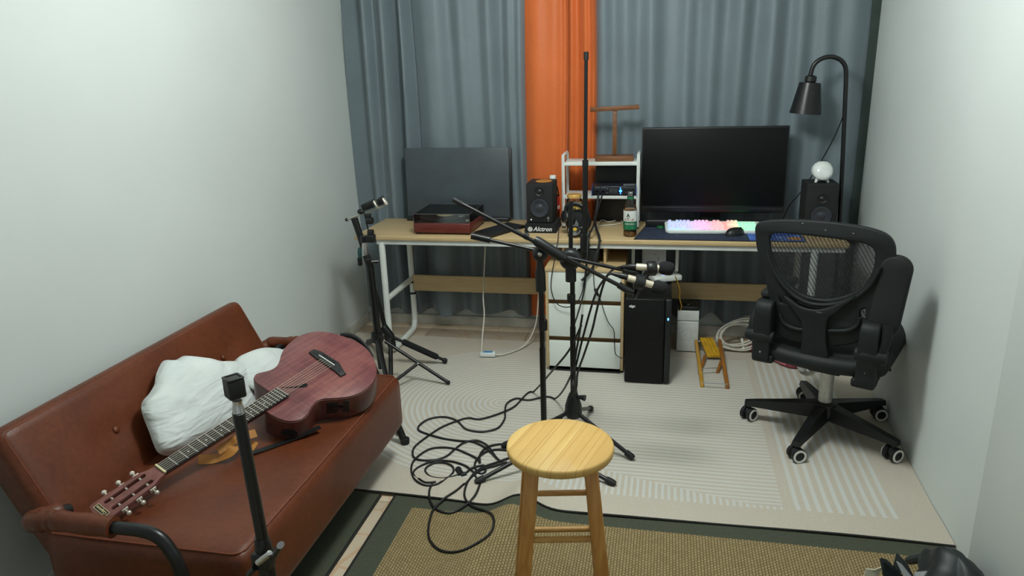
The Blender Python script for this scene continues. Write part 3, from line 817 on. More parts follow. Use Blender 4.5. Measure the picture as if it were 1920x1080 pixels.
# ------------------------------------------------------------------ loudspeakers
CONE = mat('speaker_cone', rgb(50, 54, 63), .35, vary=.1)
def speaker(label, x, yf, z, rz, w=.137, h=.205, d=.165):
    t = thing('speaker', label, 'speaker', (x, yf, z), rz, 'desktop loudspeakers')
    MB().box((0, d / 2, h / 2), (w, d, h), .006, seg=3).build('cabinet', SOFTBLACK, t)
    F = RX(PI / 2)
    wf = MB().lathe([(.048, .0005), (.048, .006), (.043, .008), (.039, .0065), (.022, .0015), (.019, .003), (.010, .007), (0, .008)], TR(0, -.001, .078) @ F, 32).build('woofer', CONE, t)
    MB().lathe([(.0475, 0), (.050, 0), (.050, .005), (.0475, .005), (.0475, 0)], TR(0, 0, .078) @ F, 32).build('woofer_ring', BLACKR, wf)
    MB().lathe([(.024, .0005), (.022, .004), (.014, .001), (.010, .004), (0, .006)], TR(0, 0, .162) @ F, 24).build('tweeter', BLACK, t)
    MB().box((-.045, -.001, .018), (.005, .002, .005), .0005).build('power_light', mat('led_white', rgb(240, 240, 235), .4, emit=(1, 1, 1, 1), estr=1.2) if 'led_white' not in bpy.data.materials else bpy.data.materials['led_white'], t)
    MB().cyl((.045, 0, .028), (.045, -.008, .028), .006, n=14).cyl((.045, 0, .014), (.045, -.003, .014), .004, n=12).build('knob', GREYP, t)
    return t
SLX = at(1012, 420, 'y', 3.60).x
sl = speaker('black desktop speaker with orange sticker on an Alctron foam pad', SLX, 3.605, DZ + .047, 0)
sl['label'] = 'black desktop speaker with an orange oval sticker on its top'
ORST = mat('orange_sticker', rgb(218, 150, 66), .6)
stk = MB().lathe([(0, 0), (1, 0), (1, .001), (0, .001)], TR(.01, .085, .205) @ Matrix.Diagonal((.042, .048, 1, 1)), 28).build('sticker', ORST, sl)
b = MB()
for k in range(7): b.box((-.022 + .0085 * k, .085 + (.003 if k % 2 else -.003), .2065), (.0055, .012, .0006))
b.build('sticker_print', mat('sticker_ink', rgb(70, 44, 22), .7), stk)
pad = thing('speaker_pad', 'black wedge foam pad printed Alctron under the left speaker', 'pad', (SLX + .005, 3.58, DZ))
MB().hexa([(-.083, 0, 0), (.083, 0, 0), (.083, .20, 0), (-.083, .20, 0)], [(-.078, .004, .046), (.078, .004, .046), (.078, .195, .046), (-.078, .195, .046)]).build('foam', FOAM, pad, smooth=False)
PRW = mat('white_print', rgb(228, 230, 228), .6)
FM = TR(.012, .0005, .020) @ RX(PI / 2 - .05)
b = MB().text('Alctron', .031, FM, .0004, shear=.28, bold=.0006).text('\u03a3', .018, FM @ TR(-.064, 0, 0), .0004)
b.lathe([(.0105, 0), (.0128, 0), (.0128, .0006), (.0105, .0006), (.0105, 0)], FM @ TR(-.064, 0, 0), 24)
b.build('lettering', PRW, pad)
SRX = at(1538, 400, 'y', 3.72).x
sr = speaker('black desktop speaker under the white round gadget by the floor lamp', SRX, 3.70, DZ, 0, .148, .235, .17)

# white round gadget
gx = at(1540, 335, 'y', 3.765)
gd = thing('round_gadget', 'white ball shaped gadget on little feet atop the right speaker', 'gadget', (gx.x, 3.765, DZ + .235))
MB().ball((0, 0, .057), (.050, .046, .046), 28, 18).build('shell', WHITEP, gd)
MB().lathe([(0, .012), (.02, .0105), (.034, .005), (.043, -.003), (.046, -.01), (0, -.012)], TR(0, -.034, .062) @ RX(PI / 2 - .45), 28).build('face_plate', mat('glossy_white', rgb(235, 240, 238), .12), gd)
MB().ball((0, 0, 0), (.013, .005, .005), 12, 8, TR(0, -.046, .034)).build('mouth', BLACK, gd)
for s in (-1, 1): MB().cyl((s * .018, -.012, .022), (s * .03, -.02, 0), .011, .005, 12).build('foot', WHITEP, gd)
MB().cyl((0, .02, .018), (0, .034, 0), .010, .005, 12).build('foot', WHITEP, gd)
MB().box((0, .0, .1025), (.026, .014, .005), .002).build('button', BLACK, gd)

# ------------------------------------------------------------------ bottles and jar
def bottle(name, label, x, y, z, H, R, liquid, lq_top, cap, prof=None):
    t = thing(name, label, 'bottle', (x, y, z))
    P = [(0, .004), (R * .8, 0), (R, .008), (R, H * .55), (R * .96, H * .62), (R * .8, H * .74), (R * .48, H * .86), (R * .42, H * .9), (R * .42, H * .93)]
    MB().lathe(P, None, 28).build('bottle_body', CLEAR, t)
    L = [(0, .006), (R * .78, .003), (R * .96, .01)] + [(R * .96, lq_top * H), (0, lq_top * H)]
    MB().lathe(L, None, 24).build('liquid', liquid, t)
    MB().lathe([(R * .5, H * .90), (R * .5, H * .99), (R * .42, H), (0, H)], None, 24).build('cap', cap, t)
    return t
tea = NT('brown_tea'); tv = tea.coord()
tea.set(Base_Color=tea.ramp(tea.noise(tv, 45, 3), [(.35, rgb(60, 34, 12)), (.55, rgb(150, 92, 30)), (.7, rgb(196, 140, 60))]), Roughness=.15)
bx = at(1182, 438, 'z', DZ)
bt = bottle('tea_bottle', 'plastic bottle of brown tea with white and green label', bx.x, 3.545, DZ, .222, .032, tea.m, .13, clear('pale_cap', (.8, .86, .84, 1), .1, 1.6, .3))
MB().lathe([(.0312, .135 * 1.0), (.0312, .138), (0, .138)], None, 24).build('tea_leaves', tea.m, bt)
LAB = mat('label_white', rgb(228, 232, 228), .4); LGREEN = mat('label_green', rgb(24, 112, 70), .4); LINK = mat('label_ink', rgb(26, 60, 52), .5); LRED = mat('label_red_ink', rgb(168, 60, 60), .5)
def sleeve(R, z0, z1, m, nm, par): return MB().lathe([(R, z0), (R + .0006, z0), (R + .0006, z1), (R, z1), (R, z0)], None, 28).build(nm, m, par)
lb = sleeve(.0326, .078, .132, LAB, 'label_band', bt); sleeve(.0328, .038, .079, LGREEN, 'green_band', bt)
MB().lathe([(.017, .187), (.017, .197), (.0165, .197)], None, 20).build('neck_ring', LGREEN, bt)
def wrap(b, R, yaw):     # bends flat lettering (xy) round the bottle
    for i, p in enumerate(b.v):
        a = p.x / R + yaw; b.v[i] = Vector((math.sin(a) * (R + p.z), -math.cos(a) * (R + p.z), p.y))
    return b
b = MB().text('\u519c\u592b\u5c71\u6cc9', .0125, TR(0, .087, .0008), .0002)
wrap(b, .033, -.12).build('red_lettering', LRED, lb)
b = MB().plate([(-.009, .100), (.009, .100), (0, .122)], [], .0004, TR(0, 0, .001)).plate([(-.005, .098), (.005, .098), (0, .092)], [], .0004, TR(0, 0, .001))
wrap(b, .033, -.25).build('mountain_emblem', LINK, lb)
b = MB().text('\u996e\u7528\u5929\u7136\u6c34', .010, TR(0, .066, .001), .0002).box((0, .05, .001), (.03, .003, .0003))
wrap(b, .0332, -.05).build('white_lettering', PRW, lb)
REDL = mat('red_label', rgb(196, 52, 44), .45)
rx = at(1037, 360, 'y', 3.83)
rb = bottle('water_bottle', 'clear bottle with red label and white cap behind left speaker', rx.x, 3.83, DZ, .262, .034, clear('pale_red_drink', (.93, .6, .5, 1), .05, 1.3, .05), .6, WHITEP)
b = MB().lathe([(.0344, .075), (.035, .075), (.035, .15), (.0344, .15), (.0344, .075)], None, 28); b.build('label_band', REDL, rb)
b = MB()
for k in range(9): b.tube([(math.sin(k * .33 - 1.5) * .0354, -math.cos(k * .33 - 1.5) * .0354, .082 + .003 * (k % 2)), (math.sin(k * .33 - 1.3) * .0354, -math.cos(k * .33 - 1.3) * .0354, .10)], .0018, 5)
b.build('label_print', PRW, rb)
jx = at(1077, 372, 'y', 3.64)
JH = at(1077, 364, 'y', 3.64).z - DZ
jr = thing('herb_jar', 'clear jar of dried yellow flowers in front of the white shelf', 'jar', (jx.x, 3.64, DZ))
MB().lathe([(0, .001), (.036, 0), (.040, .006), (.040, JH - .028), (.034, JH - .021), (.034, JH - .015)], None, 28).build('glass', CLEAR, jr)
hb = NT('dried_flowers'); hv = hb.coord()
hb.set(Base_Color=hb.ramp(hb.noise(hv, 90, 2), [(.35, rgb(60, 50, 20)), (.5, rgb(150, 116, 40)), (.62, rgb(212, 170, 70)), (.72, rgb(225, 200, 130))]), Roughness=.9)
b = MB(); rnd = random.Random(5)
b.lathe([(0, .004), (.035, .004), (.035, JH - .045), (0, JH - .041)], None, 20)
for k in range(170):
    a = rnd.uniform(0, 2 * PI); zz = rnd.uniform(.008, JH - .043)
    b.ball((.034 * math.cos(a), .034 * math.sin(a), zz), (.0045, .0045, .003), 6, 4)
for k in range(40):
    a = rnd.uniform(0, 2 * PI); r = .032 * math.sqrt(rnd.random()); b.ball((r * math.cos(a), r * math.sin(a), JH - .041), (.006, .005, .003), 6, 4)
o = b.build('dried_flowers', hb.m, jr); o['kind'] = 'stuff'
MB().lathe([(.038, JH - .017), (.038, JH - .003), (.036, JH), (0, JH)], None, 28).build('lid', mat('golden_lid', rgb(206, 164, 92), .35, metal=.3), jr)

# ------------------------------------------------------------------ white desktop shelf and what stands on it
sh = thing('desktop_shelf', 'white two tier metal shelf standing on the desk', 'shelf', (-.33, 3.79, DZ))
SX0, SX1, SF, SB = at(1056, 330, 'y', 3.72).x, at(1196.5, 330, 'y', 3.72).x, 3.72, 3.885
zU, zL = at(1125, 307.5, 'y', SF).z, at(1125, 370, 'y', SF).z
for z in (zU, zL):
    MB().box(((SX0 + SX1) / 2, (SF + SB) / 2, z), (SX1 - SX0 - .012, SB - SF, .017), .002).build('shelf_board', WHITEM, sh, world=True)
zt = at(1053, 291, 'y', SF).z
for x in (SX0, SX1):
    lp = [(x, SF, DZ + .001), (x, SF, zt - .006), (x, SF + .006, zt), (x, SB - .006, zt), (x, SB, zt - .006), (x, SB, DZ + .001)]
    MB().tube(lp, .0078, 4).build('side_frame', WHITEM, sh, world=True)
    for (y_) in (SF, SB): MB().cyl((x, y_, DZ), (x, y_, DZ + .008), .009, n=10).build('foot', BLACKR, sh, world=True)
WAL = wood('walnut', rgb(132, 84, 48), rgb(92, 56, 30), (3, 20, 20), .45)
T0 = at(1152, 299, 'z', zU + .0085)
T0.y = 3.80
ts = thing('headphone_stand', 'walnut T shaped headphone stand on the shelf top', 'headphone stand', (at(1152, 300, 'y', 3.8).x, 3.80, zU + .0085), .05)
MB().box((0, 0, .013), (.195, .10, .026), .003).build('base', WAL, ts)
zbar = at(1152, 203, 'y', 3.8).z - (zU + .0085)
MB().box((0, 0, .026 + (zbar - .032) / 2), (.022, .022, zbar - .038), .001).build('post', WAL, ts)
MB().box((0, 0, 0), (.247, .035, .022), .002, M=TR(-.002, 0, zbar) @ RY(-.03)).build('crossbar', WAL, ts)
ai = thing('audio_interface', 'black audio interface with blue lights on the lower shelf', 'audio interface', (at(1151, 360, 'y', 3.715).x, 3.715, zL + .0085))
MB().box((0, .075, .027), (.225, .15, .046), .003).build('case', mat('midnight_metal', rgb(28, 31, 40), .35), ai)
for s in (-1, 1): MB().box((s * .112, .07, .027), (.004, .16, .050), .001).build('end_cheek', mat('blue_cheek', rgb(50, 70, 130), .4), ai)
for sx_ in (-1, 1):
    for y_ in (.02, .13): MB().cyl((sx_ * .09, y_, 0), (sx_ * .09, y_, .005), .008, n=10).build('foot', BLACKR, ai)
BLUE = mat('blue_led', rgb(60, 140, 255), .4, emit=rgb(50, 130, 255), estr=5)
b = MB()
for (x, z, r) in ((.034, .026, .0075), (.034, .040, .003), (.034, .013, .003)): b.ball((x, -.001, z), (r, .002, r), 10, 6)
b.build('blue_lights', BLUE, ai)
for (x, z) in ((.058, .036), (.058, .017), (.078, .036), (.098, .036), (.098, .017)):
    k = MB().cyl((x, .0, z), (x, -.008, z), .0075, n=14).build('knob', BLACK, ai)
    MB().lathe([(.0072, 0), (.0082, 0), (.0082, .001), (.0072, .001), (.0072, 0)], TR(x, -.001, z) @ RX(PI / 2), 16).build('knob_ring', GREYP, k)
for (x) in (-.085, -.055): MB().lathe([(.005, 0), (.0115, 0), (.0115, .002), (.005, .002), (.005, 0)], TR(x, 0, .022) @ RX(PI / 2), 18).build('jack_socket', BLACK, ai)
b = MB()
for k in range(6): b.box((-.02 + k * .007, -.0006, .026), (.0014, .001, .022))
for (x, z) in ((-.034, .038), (-.034, .016)): b.box((x, -.0008, z), (.007, .001, .004))
b.box((-.085, -.0008, .043), (.024, .001, .003)); b.box((-.052, -.0008, .043), (.022, .001, .003)); b.box((.075, .05, .0503), (.06, .05, .0006))
b.build('front_markings', GREYP, ai)
ca = thing('black_case', 'flat black case leaning behind the white shelf', 'case', (-.25, 3.905, DZ))
MB().box((at(1156, 360, 'y', 3.905).x, 3.908, DZ + .15), (.225, .024, .30), .006).build('shell', BLACK, ca, world=True)
# ------------------------------------------------------------------ headphones and round case
hx = at(1080, 405, 'y', 3.565)
rc = thing('round_case', 'round black headphone case with a small grey triangle', 'case', (hx.x + .01, 3.585, DZ))
MB().ball((0, 0, .062), (.066, .036, .062), 32, 20).build('shell', SOFTBLACK, rc)
MB().plate([(-.012, -.01), (.012, -.01), (-.002, .016)], [], .001, TR(-.005, -.0365, .062) @ RX(PI / 2)).build('triangle_mark', GREYP, rc)
hp = thing('headphones', 'black headphones with silver rings leaning on the round case', 'headphones', (hx.x - .02, 3.53, DZ))
def cup(c, d, nm='ear_cup'):
    d = Vector(d).normalized(); Mx = frame(c, d.orthogonal(), d.cross(d.orthogonal()))
    if (Mx.col[2].to_3d()).dot(d) < 0: Mx = Mx @ RX(PI)
    o = MB().lathe([(0, -.016), (.030, -.016), (.034, -.008), (.034, .006), (.026, .012), (0, .013)], Mx, 26).build(nm, BLACK, hp, world=True)
    MB().lathe([(.0275, 0), (.0315, 0), (.0315, .004), (.0275, .004), (.0275, 0)], Mx @ TR(0, 0, .008), 28).build('silver_ring', CHROME, o, world=True)
    MB().lathe([(0, 0), (.031, 0), (.035, -.006), (.033, -.016), (0, -.016)], Mx @ TR(0, 0, -.014), 22).build('ear_pad', SOFTBLACK, o, world=True)
    return Mx, o
c1 = at(1061, 406, 'y', 3.54); c2 = at(1077, 434, 'y', 3.505)
M1, _ = cup(c1, (-.75, -.55, .15)); M2, o2 = cup(c2, (.05, -.6, .75))
MB().lathe([(0, 0), (.011, 0), (.010, .002), (0, .002)], M2 @ TR(.004, 0, .013), 16).build('yellow_badge', mat('yellow_badge', rgb(196, 160, 50), .4), o2, world=True)
band = spline([c1 + Vector((0, .01, .02)), c1 + Vector((.012, .0, .058)), at(1085, 384, 'y', 3.535), at(1101, 398, 'y', 3.52), at(1099, 425, 'y', 3.51), c2 + Vector((.03, .005, .02)), c2], 6)
MB().tube(band, .008, 8, flat=1.5).build('headband', BLACK, hp, world=True)
# pouch and earphones in the open cubby
po = thing('black_pouch', 'black pouch stuffed in the open cubby under the desk', 'pouch', (-.32, 3.55, CZ))
pc = at(1105, 474, 'y', 3.50)
MB().ball((pc.x, 3.52, CZ + .052), (.052, .05, .052), 20, 12, e=.7).build('bag', SOFTBLACK, po, world=True)
MB().tube(spline([(pc.x - .02, 3.49, CZ + .09), (pc.x, 3.46, CZ + .105), (pc.x + .02, 3.49, CZ + .09)], 5), .004, 6).build('pull_tab', BLACK, po, world=True)
ep = thing('earphones', 'tangled white wired earphones dangling in front of the pouch', 'earphones', (pc.x, 3.44, .6))
e0 = at(1093, 446, 'y', 3.44)
MB().ball(e0, (.006, .006, .011), 12, 8).build('earbud', WHITEP, ep, world=True)
MB().ball(at(1076, 472, 'y', 3.44), (.004, .004, .005), 10, 6).build('earbud', WHITEP, ep, world=True)
MB().ball(at(1096, 465, 'y', 3.44), (.005, .004, .004), 10, 6).build('earbud', WHITEP, ep, world=True)
MB().tube(spline([e0, at(1092, 456, 'y', 3.44), at(1085, 466, 'y', 3.44), at(1080, 464, 'y', 3.44), at(1082, 470, 'y', 3.44), at(1076, 472, 'y', 3.44)], 6), .0012, 5).build('cord', WHITEP, ep, world=True)
MB().tube(spline([e0, at(1096, 455, 'y', 3.44), at(1096, 465, 'y', 3.44)], 6), .0012, 5).build('cord', WHITEP, ep, world=True)

# ------------------------------------------------------------------ monitor, keyboard, mouse, pads
SCREEN = mat('black_screen', rgb(10, 12, 14), .5, vary=.05, spec=.2)
mo = thing('monitor', 'large black widescreen monitor on the desk, switched off', 'monitor', (.235, 3.85, DZ))
mz0, mz1 = .752, at(1340, 238, 'y', 3.82).z
MX0, MX1 = at(1203, 310, 'y', 3.82).x, at(1476, 310, 'y', 3.82).x
MXc, MW = (MX0 + MX1) / 2, MX1 - MX0
MB().box((MXc, 3.838, (mz0 + mz1) / 2), (MW, .035, mz1 - mz0), .004).build('housing', BLACK, mo, world=True)
sc_ = MB().box((MXc, 3.8195, (mz0 + mz1) / 2 + .016), (MW - .012, .003, mz1 - mz0 - .045), .0005).build('screen', SCREEN, mo, world=True)
MB().box((MXc, 3.8185, mz0 + .016), (MW - .004, .004, .028), .001).build('chin', mat('chin_black', rgb(18, 19, 22), .3), mo, world=True)
MB().box((MXc, 3.868, DZ + .10), (.10, .025, .20), .005).build('neck', BLACK, mo, world=True)
MB().box((MXc, 3.835, DZ + .008), (.46, .135, .016), .006).build('base', BLACK, mo, world=True)
sb = thing('soundbar', 'long black bar standing under the monitor behind the keyboard', 'soundbar', (MXc, 3.78, DZ))
MB().box((MXc, 3.755, DZ + .022), (.66, .03, .042), .008).build('body', BLACK, sb, world=True)
NAVY = NT('navy_deskmat'); nv_ = NAVY.coord()
vo = NAVY.node('ShaderNodeTexVoronoi', feature='DISTANCE_TO_EDGE'); vo.inputs['Scale'].default_value = 28; NAVY.link(nv_, vo.inputs['Vector'])
NAVY.set(Base_Color=NAVY.mix(NAVY.math('MULTIPLY', NAVY.math('LESS_THAN', vo.outputs['Distance'], .03), NAVY.noise(nv_, 6)), rgb(36, 44, 66), rgb(70, 84, 110)), Roughness=.75)
dm = thing('desk_mat', 'long navy desk mat with black rim under the keyboard', 'desk mat', (.12, 3.6, DZ))
q = [at(*p, 'z', DZ + .002) for p in ((1188, 448.5), (1408, 452.5), (1404, 421), (1214, 419))]
MB().hexa([p + Vector((0, 0, -.002)) for p in q], [p + Vector((0, 0, .0012)) for p in q]).build('rim', BLACKR, dm, world=True, smooth=False)
cen = sum(q, Vector()) / 4
MB().hexa([cen + (p - cen) * .985 for p in q], [cen + (p - cen) * .985 + Vector((0, 0, .0022)) for p in q]).build('surface', NAVY.m, dm, world=True, smooth=False)
BP = NT('blue_print'); bv = BP.coord()
BP.set(Base_Color=BP.ramp(BP.noise(bv, 16, 3), [(.3, rgb(40, 66, 150)), (.55, rgb(70, 110, 190)), (.72, rgb(130, 165, 215))]), Roughness=.7)
mp_ = thing('mouse_pad', 'blue printed mouse pad with orange spot seen through the chair', 'mouse pad', (.53, 3.58, DZ))
q = [at(*p, 'z', DZ + .002) for p in ((1404, 452.5), (1513, 454), (1496, 434), (1394, 431))]
q = [p + Vector((0, 0, .0015)) for p in q]
MB().hexa([p + Vector((0, 0, -.0015)) for p in q], [p + Vector((0, 0, .001)) for p in q]).build('base', BLACKR, mp_, world=True, smooth=False)
cen = sum(q, Vector()) / 4
MB().hexa([cen + (p - cen) * .96 for p in q], [cen + (p - cen) * .96 + Vector((0, 0, .002)) for p in q]).build('print', BP.m, mp_, world=True, smooth=False)
os_ = at(1490, 448, 'z', DZ + .004)
MB().lathe([(0, 0), (.032, 0), (.032, .0006), (0, .0006)], TR(os_.x, os_.y, DZ + .0055) @ Matrix.Diagonal((1, .8, 1, 1)), 20).build('orange_spot', mat('orange_print', rgb(216, 140, 50), .7), mp_, world=True)
kb = thing('keyboard', 'white rainbow backlit keyboard on the navy desk mat', 'keyboard', (.232, 3.60, DZ + .0025), .025)
KM = RX(math.radians(7))
kw, kd = .446, .145
MB().plate([(-.222, .01), (-.205, -.008), (.03, -.006), (.06, -.001), (.17, -.001), (.20, -.004), (.222, .012), (.224, .12), (.238, .135), (.222, .148), (-.21, .146), (-.226, .12)], [], .016, KM @ TR(0, 0, .02), .003).build('tray', WHITEP, kb)
KC = NT('lit_keycaps'); tc2 = KC.node('ShaderNodeTexCoord'); sp2 = KC.node('ShaderNodeSeparateXYZ'); KC.link(tc2.outputs['Object'], sp2.inputs[0])
kx = KC.math('ADD', KC.math('MULTIPLY', sp2.outputs[0], 1 / .45), .5)
glow = KC.ramp(kx, [(0, rgb(120, 130, 255)), (.22, rgb(140, 120, 255)), (.38, rgb(255, 120, 230)), (.52, rgb(255, 90, 120)), (.66, rgb(255, 120, 90)), (.76, rgb(255, 190, 110)), (.80, rgb(80, 255, 150)), (1, rgb(60, 240, 150))])
KC.set(Base_Color=rgb(235, 235, 238), Roughness=.4, Emission_Color=glow, Emission_Strength=.42)
UG = NT('key_backlight'); tc3 = UG.node('ShaderNodeTexCoord'); sp3 = UG.node('ShaderNodeSeparateXYZ'); UG.link(tc3.outputs['Object'], sp3.inputs[0])
kx3 = UG.math('ADD', UG.math('MULTIPLY', sp3.outputs[0], 1 / .45), .5)
glow3 = UG.ramp(kx3, [(0, rgb(70, 110, 255)), (.12, rgb(30, 200, 255)), (.25, rgb(70, 160, 255)), (.38, rgb(255, 60, 220)), (.52, rgb(255, 50, 90)), (.66, rgb(255, 80, 60)), (.76, rgb(255, 170, 60)), (.80, rgb(30, 255, 130)), (1, rgb(20, 240, 140))])
UG.set(Base_Color=rgb(200, 200, 205), Emission_Color=glow3, Emission_Strength=1.3)
MB().box((.0, .068, .0205), (.425, .118, .002), M=KM).build('backlight', UG.m, kb)
b = MB()
def key(x, y, w=.0165, d=.0160): b.hexa([KM @ Vector((x + sx_ * w / 2, y + sy_ * d / 2, .022)) for sx_, sy_ in ((-1, -1), (1, -1), (1, 1), (-1, 1))], [KM @ Vector((x + sx_ * w * .38, y + sy_ * d * .36, .032)) for sx_, sy_ in ((-1, -1), (1, -1), (1, 1), (-1, 1))])
for r in range(6):
    y = .018 + r * .0195 + (.004 if r == 5 else 0)
    if r == 0:
        for (x, w) in ((-.200, .022), (-.177, .02), (-.154, .02), (-.09, .1), (-.022, .02), (.001, .02), (.024, .02), (.047, .022)): key(x, y, w)
    else:
        xx = -.203
        for c in range(14):
            if r == 5 and c in (1, 6, 11): xx += .0183; continue
            w = .0165 + (.010 if (c == 13 and r in (2, 3, 4)) else 0)
            key(xx + (w - .0165) / 2 + (0 if r > 3 else (4 - r) * .003), y, w); xx += .0183
    for c in range(3):
        if r in (2,) or (r == 1 and c != 1): continue
        key(.085 + c * .0183, y)
    for c in range(4):
        if r == 5: continue
        key(.150 + c * .0183, y)
o = b.build('keycaps', KC.m, kb, smooth=False); o['kind'] = 'stuff'
MB().box((-.02, .141, .021), (.018, .004, .004), .001, M=KM).build('status_light', BLACK, kb)
mp0 = at(1378, 436, 'z', DZ + .014)
ms = thing('mouse', 'black computer mouse in front of the keyboard', 'mouse', (mp0.x, mp0.y - .01, DZ + .0045), -.9)
b = MB()
def mouse_f(u, v):
    a = 2 * PI * u; s = math.sin(PI * min(1, v) / 2)
    r = math.cos(PI * v / 2)
    return (.031 * math.cos(a) * max(r, 0) ** .6 * (1 - .12 * math.sin(a)), .056 * math.sin(a) * max(r, 0) ** .6, .036 * s)
MB().grid(mouse_f, 24, 8).build('shell', BLACK, ms)
MB().cyl((-.003, .032, .028), (.003, .032, .028), .007, n=12).build('scroll_wheel', BLACKR, ms)
MB().ball((0, -.034, .0275), (.004, .004, .002), 8, 5).build('mark', PRW, ms)
gr = at(1239, 426, 'z', DZ + .008)
gm = thing('green_holder', 'small green plastic disc beside the keyboard on the mat', 'holder', (gr.x, gr.y, DZ + .0025))
MB().lathe([(0, 0), (.018, 0), (.020, .005), (.016, .012), (0, .015)], None, 20).build('disc', mat('green_plastic', rgb(18, 92, 48), .35), gm)
MB().lathe([(.016, .004), (.022, .004), (.022, .006), (.016, .006), (.016, .004)], None, 20).build('rim', mat('green_rim', rgb(24, 108, 58), .35), gm)

# ------------------------------------------------------------------ floor lamp
LY = 3.80
fl_ = thing('floor_lamp', 'black gooseneck floor lamp with cone shade by the right wall', 'floor lamp', (.875, LY, 0))
G = [(.88, LY, .03), at(1573, 440, 'y', LY), at(1580, 300, 'y', LY), at(1586, 160, 'y', LY), at(1586, 130, 'y', LY), at(1578, 114, 'y', LY), at(1560, 106.5, 'y', LY), at(1541, 110, 'y', LY), at(1526, 122, 'y', LY), at(1519, 143, 'y', LY)]
MB().tube([G[0], G[1], G[2], G[3]] + spline(G[3:], 6)[1:], .0105, 12).build('pole', BLACKM, fl_, world=True)
MB().lathe([(0, .0), (.115, 0), (.115, .012), (.03, .02), (.016, .03), (0, .03)], TR(.875, LY, 0), 36).build('base', BLACKM, fl_, world=True)
s0, s1 = at(1519, 155, 'y', LY), at(1509.5, 213, 'y', LY)
ax = (s1 - s0).normalized()
def shade_pt(pt): return pt
Ms = frame(s0, ax.orthogonal(), ax.cross(ax.orthogonal()))
if Ms.col[2].to_3d().dot(ax) < 0: Ms = Ms @ RX(PI)
Ls = (s1 - s0).length
shd = MB().lathe([(.018, -.002), (.049, 0), (.073, Ls), (.0705, Ls), (.047, .003), (.016, .002)], Ms, 36).build('lamp_shade', BLACKM, fl_, world=True)
MB().lathe([(0, -.035), (.014, -.035), (.026, -.028), (.027, -.006), (.02, 0), (.02, .03), (0, .03)], Ms, 24).build('socket', BLACK, fl_, world=True)
MB().ball((0, 0, .085), (.024, .024, .034), 16, 10, Ms).build('bulb', mat('frosted_bulb', rgb(225, 225, 218), .4), shd, world=True)
MB().tube(spline([at(1580, 220, 'y', LY - .012), at(1562, 262, 'y', LY + .02), at(1530, 318, 'y', LY + .06), at(1500, 362, 'y', LY + .08), at(1480, 386, 'y', LY + .085), (.60, 3.895, DZ + .01)], 6), .003, 6).build('cord', BLACK, fl_, world=True)

# ------------------------------------------------------------------ computer tower with router and box on top
pcb = thing('computer_tower', 'black computer tower standing beside the drawer cabinet', 'computer', (-.06, 3.3, 0))
PX0, PX1, PF, PD, PH = -.172, .047, 3.285, .40, .432
PCM = mat('tower_black', rgb(12, 13, 14), .5, vary=.08, spec=.3)
MB().box(((PX0 + PX1) / 2, PF + PD / 2 + .01, PH / 2 + .006), (PX1 - PX0 - .006, PD - .02, PH - .012), .004).build('case', PCM, pcb, world=True)
MB().box(((PX0 + PX1) / 2 - .016, PF + .013, PH / 2 + .006), (PX1 - PX0 - .034, .026, PH - .004), .005).build('front_panel', PCM, pcb, world=True)
sp_ = MB().box((PX1 - .016, PF + .014, PH / 2 + .006), (.030, .024, PH - .004), .006).build('front_strip', BLACK, pcb, world=True)
zl = at(1252, 601, 'y', PF).z
MB().ball((PX1 - .016, PF + .001, zl), (.0035, .002, .007), 10, 6).build('power_light', mat('blue_power', rgb(80, 150, 255), .4, emit=rgb(60, 130, 255), estr=9), sp_, world=True)
b = MB()
for y in (612, 640, 655, 660): b.box((PX1 - .016, PF + .0015, at(1252, y, 'y', PF).z), (.012, .002, .006), .0005)
b.build('port', BLACKR, sp_, world=True)
p = at(1185.5, 576, 'y', PF)
MB().text('aigo', .017, TR(p.x, PF - .0004, p.z) @ RX(PI / 2), .0005, bold=.0007).build('logo_lettering', PRW, pcb, world=True)
for sx_ in (PX0 + .03, PX1 - .03):
    for y in (PF + .05, PF + .35): MB().cyl((sx_, y, 0), (sx_, y, .008), .012, n=10).build('foot', BLACKR, pcb, world=True)
rt = thing('router', 'white router with blue lights lying on the computer tower', 'router', (.0, 3.5, PH + .006), .45)
rc_ = at(1241, 520, 'z', PH + .02)
rt.location = (rc_.x, rc_.y + .005, PH + .006)
MB().box((0, .0, .019), (.15, .16, .030), .008, seg=3).build('shell', WHITEP, rt)
b = MB()
for k in range(3): b.ball((-.022 + .009 * k, -.05, .0342), (.0028, .0028, .001), 8, 5)
b.build('status_lights', mat('router_led', rgb(130, 160, 255), .4, emit=rgb(110, 140, 255), estr=5), rt)
for sx_ in (-1, 1): MB().box((sx_ * .05, 0, .002), (.02, .1, .004), .001).build('foot', BLACKR, rt)
wb = thing('white_box', 'white carton standing on the tower behind the microphones', 'box', (.0, 3.62, PH + .006))
x0, x1 = at(1204, 480, 'y', 3.64).x, at(1249, 480, 'y', 3.64).x
zt = .632
MB().box(((x0 + x1) / 2, 3.66, (PH + .006 + zt) / 2), (x1 - x0, .04, zt - PH - .006), .002).build('carton', mat('white_card', rgb(206, 208, 206), .6), wb, world=True)
b = MB()
pz = at(1228, 488, 'y', 3.64)
for k in range(3): b.box((pz.x + .018, 3.6395, pz.z + .010 - k * .008), (.014, .001, .0022))
for k in range(2): b.box((pz.x, 3.6395, pz.z + .024 + k * .006), (.022 - .01 * k, .001, .0018))
b.build('printed_lines', GREYP, wb, world=True)

